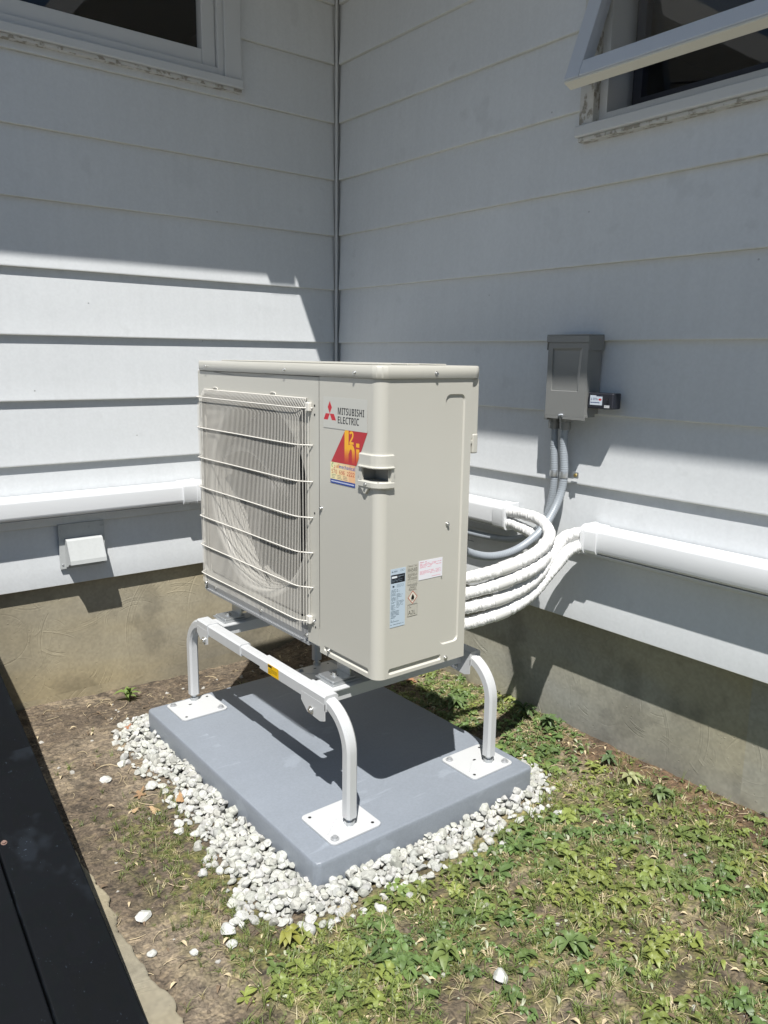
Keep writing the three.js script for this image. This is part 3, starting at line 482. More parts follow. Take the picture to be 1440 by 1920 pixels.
{
  const legs = [[-0.93, 0.487, 1], [-0.93, 1.403, -1], [-0.42, 0.475, 1], [-0.42, 1.392, -1]], BY = 0.384, R = 0.105;
  const plates = [[-1.026, -0.867, 0.474, 0.616], [-1.014, -0.862, 1.302, 1.452], [-0.52, -0.362, 0.474, 0.616], [-0.525, -0.365, 1.300, 1.441]];
  const nut = join([cyl(0.0145, 0.0145, 0.010, 6).translate(0, 0.005, 0), cyl(0.0085, 0.0085, 0.024, 12).translate(0, 0.010, 0)]);
  const bolt = join([cyl(0.011, 0.011, 0.0022, 16).translate(0, 0.0011, 0), cyl(0.0072, 0.0066, 0.006, 6).translate(0, 0.0048, 0)]);
  legs.forEach(([x, z, s], i) => {
    const path = [[x, 0.107, z], [x, 0.2, z], [x, BY - R, z]]; for (let k = 1; k <= 14; k++) { const a = k / 14 * Math.PI / 2; path.push([x, BY - R + R * Math.sin(a), z + s * R * (1 - Math.cos(a))]); }
    path.push([x, BY, z + s * (R + 0.09)]);
    part('leg', sweep(path, octo(0.0158, 0.0062)), M.stand, stand);
    const [x0, x1, z0, z1] = plates[i], sh = rrect(x0, x1, -z1, -z0, 0.014), pl = new THREE.ExtrudeGeometry(sh, { depth: 0.0035, bevelEnabled: true, bevelSize: 0.0008, bevelThickness: 0.0008, bevelSegments: 2, curveSegments: 8 }).rotateX(-Math.PI / 2).translate(0, PT + 0.0012, 0);
    const p = part('base_plate', pl, M.stand, stand), py = PT + 0.0057;
    const n = part('levelling_nut', nut, M.zinc, stand); n.position.set(x, py, z);
    for (const [u, v] of [[0.018, 0.018], [0.018, -0.018], [-0.018, 0.018], [-0.018, -0.018]]) {
      const bx = u > 0 ? x0 + u : x1 + u, bz = v > 0 ? z0 + v : z1 + v;
      if ((i === 1 && u > 0 && v < 0) || (i !== 1 && ((u > 0) === (v > 0)))) { const b = part('bolt', bolt, M.galv, p); b.position.set(bx, py, bz); }
      else part('bolt_hole', new THREE.CircleGeometry(0.0045, 10).rotateX(-Math.PI / 2).translate(bx, py + 0.0003, bz), M.coil, p);
    }
    part('slot', new THREE.CircleGeometry(0.005, 8).rotateX(-Math.PI / 2).scale(1.3, 1, 0.7).translate(x - 0.028, py + 0.0003, z - s * 0.0 - 0.03 * (s < 0 ? 1 : -1)), M.coil, p);
    // pressed ridge across the plate
    part('ridge', box(-0.0016, 0.0016, py - 0.001, py + 0.0012, -0.035, 0.035, 0.0006).rotateY(i === 1 || i === 3 ? -0.9 : 0.9).translate((x0 + x1) / 2 - 0.035, 0, (z0 + z1) / 2 + (s < 0 ? 0.01 : 0)), M.stand, p);
  });
  // telescoping bars and their end brackets
  for (const x of [-0.93, -0.42]) {
    const q = (z0, z1, a) => sweep([[x, BY, z0], [x, BY, (z0 + z1) / 2], [x, BY, z1]], octo(a, 0.004));
    part('telescoping_bar', q(0.80, 1.10, 0.0146), M.stand, stand);
    part('bar_sleeve', q(0.60, 0.865, 0.0182), M.stand, stand); part('bar_sleeve', q(0.985, 1.29, 0.0182), M.stand, stand);
    for (const [z0, z1, bz] of [[0.578, 0.652, 0.630], [1.212, 1.322, 1.262]]) {
      const br = part('end_bracket', [q(z0, z1, 0.0212), new THREE.ExtrudeGeometry(new THREE.Shape([[z0, BY], [z1, BY], [z1, BY - 0.045], [z1 - 0.02, BY - 0.052], [bz - 0.02, BY - 0.048], [z0, BY - 0.024]].map((p) => new THREE.Vector2(...p))), { depth: 0.003, bevelEnabled: false }).applyMatrix4(onFront(x - 0.0186))], M.stand, stand);
      const b = part('bolt', bolt.clone().rotateZ(Math.PI / 2), M.steel, br); b.position.set(x - 0.0220, BY - 0.036, bz);
    }
  }
  // rails that carry the feet
  for (const z of [0.683, 1.297]) {
    part('cross_rail', [box(-0.9085, -0.441, 0.397, 0.4, z - 0.083, z, 0), box(-0.9085, -0.441, 0.365, 0.3967, z - 0.083, z - 0.080), box(-0.9085, -0.441, 0.365, 0.3967, z - 0.012, z - 0.009)], M.stand, stand);
    for (const fx of [-0.845, -0.63]) {
      const f = part('foot_clamp', [box(fx - 0.05, fx + 0.045, 0.4012, 0.4052, z - 0.105, z - 0.020, 0.001), box(fx - 0.044, fx + 0.03, 0.4055, 0.4115, z - 0.098, z - 0.028, 0.002), box(fx + 0.016, fx + 0.02, 0.412, 0.467, z - 0.096, z - 0.036), box(fx + 0.0202, fx + 0.05, 0.463, 0.4672, z - 0.096, z - 0.036), box(fx + 0.020, fx + 0.045, 0.412, 0.4628, z - 0.068, z - 0.064)], M.zinc, stand);
      const b = part('bolt', bolt, M.steel, f); b.position.set(fx - 0.015, 0.4116, z - 0.063);
    }
  }
  const sticker = (name, g, w, h, draw) => part(name, g, std([0.9, 0.9, 0.9], 0.4, { map: painted(w, h, draw) }), stand);
  sticker('yellow_label', new THREE.BoxGeometry(0.058, 0.030, 0.0004).applyMatrix4(onFront(-0.93 - 0.0186).multiply(new THREE.Matrix4().makeTranslation(1.062, BY + 0.001, 0))), 256, 128, (c, w, h) => { c.fillStyle = '#e3b400'; c.fillRect(0, 0, w, h); c.fillStyle = '#1c1a10'; c.fillRect(w * 0.03, h * 0.08, w * 0.35, h * 0.22); lines(c, w * 0.05, h * 0.4, w * 0.8, h * 0.5, 4, '#6a5600', 3); });
  sticker('maker_label', new THREE.BoxGeometry(0.066, 0.0004, 0.022).rotateY(-0.55).translate(-0.962, PT + 0.0061, 1.378), 512, 170, (c, w, h) => { c.fillStyle = '#e8e8ea'; c.fillRect(0, 0, w, h); c.font = 'bold ' + h * 0.42 + 'px sans-serif'; c.fillStyle = '#d0687c'; c.fillText('QUICK', w * 0.1, h * 0.5); c.fillStyle = '#7d9cc9'; c.fillText('-SL', w * 0.46, h * 0.5); lines(c, w * 0.3, h * 0.62, w * 0.35, h * 0.14, 1, '#777', 3); });
}

// ---------------------------------------------------------------- line covers, pipes, conduits
function coverProfile(h, d) {                          // D-shaped channel: [out, y]
  const p = [[0, -h / 2], [d * 0.35, -h / 2]]; for (let i = 0; i <= 7; i++) { const a = -Math.PI / 2 + i / 7 * Math.PI / 2; p.push([d - h * 0.21 + h * 0.21 * Math.cos(a), -h / 2 + h * 0.21 + h * 0.21 * Math.sin(a)]); }
  for (let i = 0; i <= 7; i++) { const a = i / 7 * Math.PI / 2; p.push([d - h * 0.21 + h * 0.21 * Math.cos(a), h / 2 - h * 0.21 + h * 0.21 * Math.sin(a)]); } p.push([0, h / 2]); return p;
}
function channel(prof, u0, u1, y, caps = true) {       // runs along u; caller maps (u, y, out)
  const S = new THREE.Shape(prof.map(([o, v]) => new THREE.Vector2(o, v))), g = new THREE.ExtrudeGeometry(S, { depth: Math.abs(u1 - u0), bevelEnabled: false, curveSegments: 4 });
  return toCreasedNormals(g.applyMatrix4(new THREE.Matrix4().makeBasis(V(0, 0, 1), V(0, 1, 0), V(1, 0, 0))).translate(Math.min(u0, u1), y, 0), 0.5);   // (o,v,w)->(w,v,o)
}
const wallR = new THREE.Matrix4().makeBasis(V(0, 0, 1), V(0, 1, 0), V(-1, 0, 0)), CY = 0.724;
{
  const A = thing('line_cover', 'long white line-set cover with one coupling on the wall over the hood vent', 'pipe cover', [0, 0, 0], 'white line covers on the siding');
  part('channel', channel(coverProfile(0.078, 0.062), -3.9, -0.03, CY), M.cover, A);
  part('back_strip', box(-3.9, -0.03, CY - 0.0425, CY - 0.0405, 0.0, 0.050), M.cover, A);
  const cp = part('coupling', channel(coverProfile(0.087, 0.069), -0.755, -0.700, CY), M.cover, A); part('coupling_lip', channel(coverProfile(0.091, 0.0715), -0.7005, -0.688, CY), M.cover, A);
  for (const dy of [0.034, -0.036]) { const s = part('screw', cyl(0.004, 0.0035, 0.003, 10).rotateX(Math.PI / 2 - Math.sign(dy) * 0.9), M.steel, A); s.position.set(-0.728, CY + dy * 1.14, 0.058); }
  const B = thing('line_cover', 'short white line-set cover behind the unit, two pipes entering its capped end', 'pipe cover', [0, 0, 0], 'white line covers on the siding');
  part('channel', channel(coverProfile(0.078, 0.062), 0.07, 1.035, CY).applyMatrix4(wallR), M.cover, B); part('back_strip', box(-0.050, 0, CY - 0.0425, CY - 0.0405, 0.07, 1.029), M.cover, B);
  part('end_cap', [channel(coverProfile(0.085, 0.067), 1.030, 1.078, CY).applyMatrix4(wallR), channel(coverProfile(0.090, 0.071), 1.0782, 1.088, CY).applyMatrix4(wallR)], M.cover, B);
  const C = thing('line_cover', 'long white line-set cover running away from the conduits, two pipes entering its end', 'pipe cover', [0, 0, 0], 'white line covers on the siding');
  const cy2 = 0.712; part('channel', channel(coverProfile(0.078, 0.062), 1.455, 4.4, cy2).applyMatrix4(wallR), M.cover, C); part('back_strip', box(-0.052, 0, cy2 - 0.0435, cy2 - 0.0412, 1.459, 4.4), M.cover, C);
  part('end_cap', [channel(coverProfile(0.085, 0.067), 1.416, 1.458, cy2).applyMatrix4(wallR), channel(coverProfile(0.091, 0.072), 1.404, 1.4158, cy2).applyMatrix4(wallR)], M.cover, C);
}
function wrapped(pts, r, seed) {
  const curve = new THREE.CatmullRomCurve3(pts.map((p) => V(...p)), false, 'centripetal'), L = curve.getLength(), n = Math.ceil(L / 0.0018), g = new THREE.TubeGeometry(curve, n, r, 20, false), p = g.attributes.position, nn = g.attributes.normal, uv = g.attributes.uv;
  for (let i = 0; i < p.count; i++) {
    const s = uv.getX(i) * L, a = uv.getY(i) * Math.PI * 2, lap = ((s / 0.032 + uv.getY(i)) % 1 + 1) % 1;
    const k = 0.0012 * (0.5 - lap) + 0.0012 * (fbm(s * 45 + seed * 31, Math.cos(a) * 1.6 + 9, 3) - 0.5) + 0.0030 * (noise(s * 190 + seed * 7, Math.sin(a) * 1.2 + Math.cos(a) * 0.8 + 20) - 0.5) + 0.0008 * (noise(s * 430 + seed, a * 2) - 0.5);
    p.setXYZ(i, p.getX(i) + nn.getX(i) * k, p.getY(i) + nn.getY(i) * k, p.getZ(i) + nn.getZ(i) * k); uv.setXY(i, uv.getY(i), s * 3);
  }
  g.computeVertexNormals(); return [g, curve];
}
{
  const paths = [
    [[-0.042, 0.742, 1.05], [-0.045, 0.743, 1.10], [-0.060, 0.748, 1.170], [-0.100, 0.748, 1.277], [-0.150, 0.726, 1.350], [-0.225, 0.702, 1.387], [-0.360, 0.676, 1.400], [-0.480, 0.644, 1.343], [-0.59, 0.628, 1.25]],
    [[-0.042, 0.704, 1.05], [-0.045, 0.705, 1.095], [-0.060, 0.703, 1.150], [-0.100, 0.697, 1.254], [-0.160, 0.678, 1.354], [-0.250, 0.660, 1.402], [-0.345, 0.642, 1.410], [-0.480, 0.601, 1.345], [-0.59, 0.585, 1.25]],
    [[-0.040, 0.732, 1.46], [-0.042, 0.729, 1.405], [-0.085, 0.714, 1.362], [-0.170, 0.667, 1.374], [-0.250, 0.625, 1.400], [-0.360, 0.590, 1.401], [-0.480, 0.559, 1.347], [-0.59, 0.545, 1.25]],
    [[-0.040, 0.690, 1.46], [-0.044, 0.689, 1.408], [-0.092, 0.679, 1.388], [-0.170, 0.638, 1.394], [-0.280, 0.575, 1.403], [-0.360, 0.548, 1.401], [-0.480, 0.511, 1.345], [-0.59, 0.497, 1.25]],
  ];
  const labels = ['white tape-wrapped pipe, topmost of the four leaving the unit', 'white tape-wrapped pipe, second from the top of the four leaving the unit', 'white tape-wrapped pipe, third from the top of the four leaving the unit', 'white tape-wrapped pipe, lowest of the four leaving the unit'];
  const curves = paths.map((p, i) => { const [g, c] = wrapped(p, 0.0182, i + 1); const t = thing('wrapped_pipe', labels[i], 'pipe', [0, 0, 0], 'tape wrapped refrigerant pipes'); part('insulation', g, M.wrap, t); return [t, c]; });
  // tape holding the pipes in pairs
  const band = (i, u0, u1, r) => { const c = curves[i][1], p = []; for (let k = 0; k <= 6; k++) p.push(c.getPointAt(mix(u0, u1, k / 6))); part('tape_band', new THREE.TubeGeometry(new THREE.CatmullRomCurve3(p), 8, r, 18), M.tape, curves[i][0]); };
  band(0, 0.665, 0.715, 0.0203); band(1, 0.675, 0.725, 0.0203); band(2, 0.63, 0.69, 0.0203); band(3, 0.615, 0.675, 0.0203);
}
function ribbed(pts, r) {
  const curve = new THREE.CatmullRomCurve3(pts.map((p) => V(...p)), false, 'centripetal'), L = curve.getLength(), g = new THREE.TubeGeometry(curve, Math.ceil(L / 0.0012), r, 14, false), p = g.attributes.position, n = g.attributes.normal, uv = g.attributes.uv;
  for (let i = 0; i < p.count; i++) { const k = 0.0003 * Math.cos(uv.getX(i) * L / 0.0072 * 2 * Math.PI); p.setXYZ(i, p.getX(i) + n.getX(i) * k, p.getY(i) + n.getY(i) * k, p.getZ(i) + n.getZ(i) * k); }
  g.computeVertexNormals(); return g;
}
{
  const a = thing('flexible_conduit', 'grey flexible conduit, the left of the two below the box, going behind the pipes', 'conduit', [0, 0, 0], 'grey flexible conduits');
  part('hose', ribbed([[-0.030, 1.07, 1.247], [-0.030, 0.989, 1.250], [-0.030, 0.888, 1.258], [-0.030, 0.819, 1.254], [-0.030, 0.749, 1.235], [-0.033, 0.690, 1.190], [-0.030, 0.648, 1.100], [-0.030, 0.635, 0.989], [-0.030, 0.632, 0.883], [-0.03, 0.632, 0.6]], 0.0118), M.conduit, a);
  const b = thing('flexible_conduit', 'grey flexible conduit, the right of the two below the box, sweeping over to the unit', 'conduit', [0, 0, 0], 'grey flexible conduits');
  part('hose', ribbed([[-0.033, 1.07, 1.292], [-0.033, 0.993, 1.290], [-0.033, 0.897, 1.299], [-0.040, 0.835, 1.296], [-0.075, 0.770, 1.293], [-0.140, 0.719, 1.298], [-0.220, 0.677, 1.286], [-0.320, 0.669, 1.282], [-0.420, 0.695, 1.281], [-0.52, 0.755, 1.300], [-0.59, 0.80, 1.30]], 0.0126), M.conduit, b);
  for (const [t, z, x] of [[a, 1.247, -0.030], [b, 1.292, -0.033]]) {
    const c = part('connector', [cyl(0.019, 0.019, 0.016, 20).translate(x, 1.066, z), cyl(0.0175, 0.019, 0.022, 8).translate(x, 1.046, z)], M.boxgrey, t);
    const y = 0.894, zz = z + (t === a ? 0.0105 : 0.007), clamp_ = part('strap', [new THREE.TorusGeometry(0.0140, 0.0012, 6, 20, Math.PI).scale(1, 1, 9).rotateX(Math.PI / 2).rotateY(-Math.PI / 2).rotateX(0).translate(x, y, zz), box(-0.0135, -0.011, y - 0.010, y + 0.010, zz + 0.016, zz + 0.040, 0.001)], M.zinc, t);
    const s = part('screw', cyl(0.006, 0.005, 0.004, 12).rotateZ(Math.PI / 2), std([0.55, 0.42, 0.16], 0.3, { metalness: 0.9 }), clamp_); s.position.set(-0.0155, y, zz + 0.029);
  }
  part('inner_conduit', tube([[-0.02, 0.60, 0.75], [-0.022, 0.60, 0.9]], 0.002, 3, 5), M.conduit, a);
}
{ // disconnect box
  const d = thing('disconnect_box', 'dark grey steel disconnect switch box on the siding above the conduits', 'switch box');
  const z0 = 1.239, z1 = 1.389, y0 = 1.082, y1 = 1.322, xo = -0.068;
  part('body', box(xo + 0.004, 0.0, y0 + 0.006, y1 - 0.006, z0 + 0.003, z1 - 0.003), M.boxgrey, d);
  const F = rrect(z0, z1, y0 - 0.003, y1 - 0.024, 0.0015);
  const I = [[z0 + 0.018, y1 - 0.040], [z0 + 0.018, y0 + 0.072], [z1 - 0.028, y0 + 0.072], [z1 - 0.020, y1 - 0.040]].map((p) => new THREE.Vector2(...p)), J = [[z0 + 0.021, y1 - 0.062], [z0 + 0.021, y0 + 0.075], [z1 - 0.036, y0 + 0.075], [z1 - 0.056, y1 - 0.062]].map((p) => new THREE.Vector2(...p));
  F.holes.push(new THREE.Path(I.slice().reverse())); const fl = new THREE.ShapeGeometry(new THREE.Shape(J)); fl.translate(0, 0, -0.012);
  part('door', [join([new THREE.ShapeGeometry(F), ringStrip(I, J, 0, -0.012), fl]).applyMatrix4(onFront(xo)), box(xo + 0.0002, xo + 0.05, y0 - 0.003, y1 - 0.024, z1 - 0.0016, z1 - 0.0002), box(xo + 0.0002, xo + 0.05, y0 - 0.003, y1 - 0.024, z0 + 0.0002, z0 + 0.0016), box(xo + 0.0002, xo + 0.004, y0 - 0.012, y0 - 0.0032, z0, z1)], M.boxgrey, d);
  part('hood', [box(xo - 0.004, 0.0, y1 - 0.004, y1, z0 - 0.004, z1 + 0.004, 0.001), box(xo - 0.004, xo - 0.002, y1 - 0.023, y1 - 0.0045, z0 - 0.004, z1 + 0.004), box(xo - 0.0018, 0, y1 - 0.046, y1 - 0.0045, z1 + 0.002, z1 + 0.004), box(xo - 0.0018, 0, y1 - 0.046, y1 - 0.0045, z0 - 0.004, z0 - 0.002)], M.boxgrey, d);
  part('cable_tie', tube([[xo + 0.004, y0 - 0.004, z0 + 0.052], [xo - 0.003, y0 - 0.001, z0 + 0.058], [xo - 0.003, y0 + 0.001, z0 + 0.070], [xo + 0.002, y0 - 0.006, z0 + 0.066], [xo + 0.004, y0 - 0.012, z0 + 0.056]], 0.0024, 24, 8), M.white, d);
  part('hasp', [box(xo + 0.01, xo + 0.03, y0 - 0.02, y0 + 0.012, z0 - 0.014, z0 - 0.0005, 0.002)], M.galv, d);
  const s = thing('surge_protector', 'small black surge protector with a printed white label beside the dark box', 'surge protector');
  part('case', box(-0.062, -0.022, 1.108, 1.154, 1.3935, 1.482, 0.004), M.darkplastic, s);
  const lab = (name, zc, yc, w, h, px, draw) => part(name, new THREE.BoxGeometry(w, h, 0.0004).applyMatrix4(onFront(-0.0623).multiply(new THREE.Matrix4().makeTranslation(zc, yc, 0))), std([0.9, 0.9, 0.9], 0.4, { map: painted(px, Math.round(px * h / w), draw) }), s);
  lab('label', 1.424, 1.1325, 0.043, 0.028, 256, (c, w, h) => { c.fillStyle = '#c9d3de'; c.fillRect(0, 0, w, h); c.fillStyle = '#1d2440'; c.fillRect(w * 0.5, 0, w * 0.5, h * 0.1); c.strokeStyle = '#27376b'; c.lineWidth = 6; c.beginPath(); c.moveTo(w * 0.12, h * 0.25); c.lineTo(w * 0.12, h * 0.55); c.moveTo(w * 0.06, h * 0.42); c.lineTo(w * 0.18, h * 0.42); c.stroke(); lines(c, w * 0.24, h * 0.27, w * 0.42, h * 0.26, 3, '#35406a', 4); c.fillStyle = '#c03a36'; c.beginPath(); c.ellipse(w * 0.82, h * 0.42, w * 0.12, h * 0.12, 0, 0, 7); c.fill(); lines(c, w * 0.04, h * 0.7, w * 0.75, h * 0.2, 1, '#27376b', 9); });
  lab('mark', 1.4635, 1.132, 0.009, 0.018, 96, (c, w, h) => { c.fillStyle = '#0c0e16'; c.fillRect(0, 0, w, h); lines(c, w * 0.1, h * 0.1, w * 0.8, h * 0.8, 7, '#5a5c60', 5); });
  lab('small_label', 1.4625, 1.1155, 0.018, 0.0075, 128, (c, w, h) => { c.fillStyle = '#c6c9cc'; c.fillRect(0, 0, w, h); lines(c, w * 0.12, h * 0.25, w * 0.76, h * 0.5, 1, '#222', 6); });
}
{ // hood vent
  const v = thing('hood_vent', 'grey sheet metal hood vent low on the siding above the foundation', 'vent');
  part('back_plate', [box(-1.208, -1.046, 0.484, 0.647, 0.0005, 0.0085)], M.ventgrey, v);
  const W0 = -1.189, W1 = -1.060, prof = [[0.009, 0.594], [0.020, 0.594], [0.030, 0.588], [0.063, 0.522], [0.066, 0.508]];   // [z, y] down the front
  const pos = [], idx = []; const n = prof.length;
  for (const e of [0, 1]) for (const [z, y] of prof) pos.push(e ? W1 : W0, y, z);
  for (let i = 0; i < n - 1; i++) idx.push(i, i + 1, n + i, n + i, i + 1, n + i + 1);
  const g = new THREE.BufferGeometry(); g.setAttribute('position', new THREE.Float32BufferAttribute(pos, 3)); g.setIndex(idx);
  const cheek = (x, o) => { const S = new THREE.Shape([[0.009, 0.594], [0.020, 0.594], [0.030, 0.588], [0.063, 0.522], [0.066, 0.508], [0.050, 0.508], [0.032, 0.496], [0.009, 0.490]].map((p) => new THREE.Vector2(...p))); return new THREE.ExtrudeGeometry(S, { depth: 0.001, bevelEnabled: false }).applyMatrix4(new THREE.Matrix4().makeBasis(V(0, 0, 1), V(0, 1, 0), V(-1, 0, 0)).setPosition(x, 0, 0)); };
  part('hood', [metreUV(toCreasedNormals(g, 0.25)), metreUV(cheek(W0 + 0.001)), metreUV(cheek(W1 - 0.0002))], M.ventgrey, v);
  for (const [x, y] of [[-1.2, 0.625], [-1.2, 0.50], [-1.054, 0.63], [-1.10, 0.628]]) { const s = part('rivet', cyl(0.004, 0.003, 0.002, 10).rotateX(Math.PI / 2), M.galv, v); s.position.set(x, y, 0.0095); }
}

// ---------------------------------------------------------------- bulkhead door and its kerb
{
  const b = thing('bulkhead_door', 'sloping black steel bulkhead cellar door against the house', 'cellar door');
  const slope = 0.3346, yAt = (z) => 0.381 - slope * (z - 0.602), zN = 1.70, ang = Math.atan(slope);
  const leaf = (x0, x1, lift, z0, z1) => { const L = (z1 - z0) / Math.cos(ang), g = new RoundedBoxGeometry(x1 - x0, 0.022, L, 2, 0.004); g.rotateX(ang).translate((x0 + x1) / 2, yAt((z0 + z1) / 2) - 0.011 + lift, (z0 + z1) / 2); return metreUV(g); };
  part('side_frame', leaf(-1.690, -1.550, 0, -0.01, zN), M.black, b);
  part('door_leaf', leaf(-2.30, -1.693, -0.004, -0.01, zN), M.black, b); part('door_leaf', leaf(-2.95, -2.303, -0.004, -0.01, zN), M.black, b); part('side_frame', leaf(-3.10, -2.953, 0, -0.01, zN), M.black, b);
  { const m = part('rusty_bolt', join([cyl(0.005, 0.0045, 0.004, 6), cyl(0.0065, 0.0065, 0.0015, 14).translate(0, -0.002, 0)]), std([0.16, 0.10, 0.08], 0.8), b); m.position.set(-1.676, yAt(1.15) + 0.002, 1.15); m.rotation.x = ang; }
  const cheek = new THREE.ExtrudeGeometry(new THREE.Shape([[0.0, -0.05], [zN, -0.05], [zN, yAt(zN) - 0.024], [0.0, yAt(0) - 0.024]].map((p) => new THREE.Vector2(...p))), { depth: 0.02, bevelEnabled: false });
  const m4 = (x) => new THREE.Matrix4().makeBasis(V(0, 0, 1), V(0, 1, 0), V(-1, 0, 0)).setPosition(x, 0, 0);
  part('side_panel', metreUV(cheek.clone().applyMatrix4(m4(-1.566))), M.black, b); part('side_panel', metreUV(cheek.clone().applyMatrix4(m4(-3.06))), M.black, b);
  const S = new THREE.Shape(); const pts = []; for (let i = 0; i <= 240; i++) { const z = mix(0.1, 2.1, i / 240); pts.push([-1.488 + 0.022 * (fbm(z * 24 + 3, 4, 5) - 0.5) + 0.004 * (noise(z * 90, 7) - 0.5) - 0.012 * sstep(1.28, 1.31, z) + 0.012 * sstep(1.52, 1.56, z), z]); }
  const poly = [[-1.60, 0.1], ...pts, [-1.60, 2.1]].map(([x, z]) => new THREE.Vector2(x, -z));
  const k = new THREE.ExtrudeGeometry(new THREE.Shape(poly), { depth: 0.10, bevelEnabled: true, bevelSize: 0.004, bevelThickness: 0.004, bevelSegments: 2 }).rotateX(-Math.PI / 2).translate(0, -0.092, 0);
  solo('concrete_kerb', metreUV(k), M.concrete, 'narrow rough concrete kerb along the edge of the black cellar door', 'kerb');
}

// ---------------------------------------------------------------- gravel
const lerpTable = (t, v) => { if (v <= t[0][0]) return t[0][1]; for (let i = 1; i < t.length; i++) if (v <= t[i][0]) return mix(t[i - 1][1], t[i][1], (v - t[i - 1][0]) / (t[i][0] - t[i - 1][0])); return t[t.length - 1][1]; };
const gravelLeft = [[0.22, -0.95], [0.32, -1.13], [0.45, -1.20], [0.58, -1.215], [0.75, -1.185], [0.9, -1.19], [1.07, -1.215], [1.32, -1.243], [1.45, -1.25], [1.53, -1.225], [1.60, -1.12]];
const gravelFront = [[-1.25, 1.52], [-1.14, 1.585], [-0.97, 1.60], [-0.7, 1.602], [-0.55, 1.59], [-0.42, 1.572], [-0.27, 1.52], [-0.22, 1.45]];
function gravelDepth(x, z) {                            // > 0 inside the bed: how far from its outer edge
  if (x > -1.085 && x < -0.329 && z > 0.453 && z < 1.487) return -1;
  let d = Math.min(x - lerpTable(gravelLeft, z), lerpTable(gravelFront, x) - z, z - mix(0.30, 0.40, sstep(-1.1, -0.8, x)) + 0.0);
  if (x > -0.33) d = Math.min(d, -0.225 - x, z - 1.36); else if (x > -1.08 && z < 0.453) d = Math.min(d, -0.75 - x);
  return d;
}
function stoneGeo(seed, detail = 1) {
  const g = mergeVertices(new THREE.IcosahedronGeometry(1, detail).deleteAttribute('normal').deleteAttribute('uv')), p = g.attributes.position, r = rng(seed), cuts = [];
  for (let i = 0; i < 9; i++) cuts.push([V(r() - 0.5, r() - 0.5, r() - 0.5).normalize(), 0.55 + r() * 0.27]);
  for (let i = 0; i < p.count; i++) { const v = V(p.getX(i), p.getY(i), p.getZ(i)); for (const [n, d] of cuts) { const e = v.dot(n) - d; if (e > 0) v.addScaledVector(n, -e); } v.multiplyScalar(1 + 0.10 * (r() - 0.5)); p.setXYZ(i, v.x, v.y * 0.8, v.z); }
  return toCreasedNormals(g, 0.36);
}
const stoneMap = texture(256, 256, (u, v) => { const k = 0.86 + 0.20 * (fbm(u * 5, v * 5, 5, 5) - 0.5) - 0.09 * sstep(0.58, 0.75, fbm(u * 9 + 3, v * 9, 4)); return [k, k, k * 0.985]; });
M.stone = std([0.62, 0.625, 0.605], 0.8, { map: stoneMap });
const stones = [11, 12, 13, 14, 15, 16, 17].map((s) => metreUV(stoneGeo(s, 2)));
for (const s of stones) { const uv = s.attributes.uv; for (let i = 0; i < uv.count; i++) uv.setXY(i, uv.getX(i) * 0.4, uv.getY(i) * 0.4); }
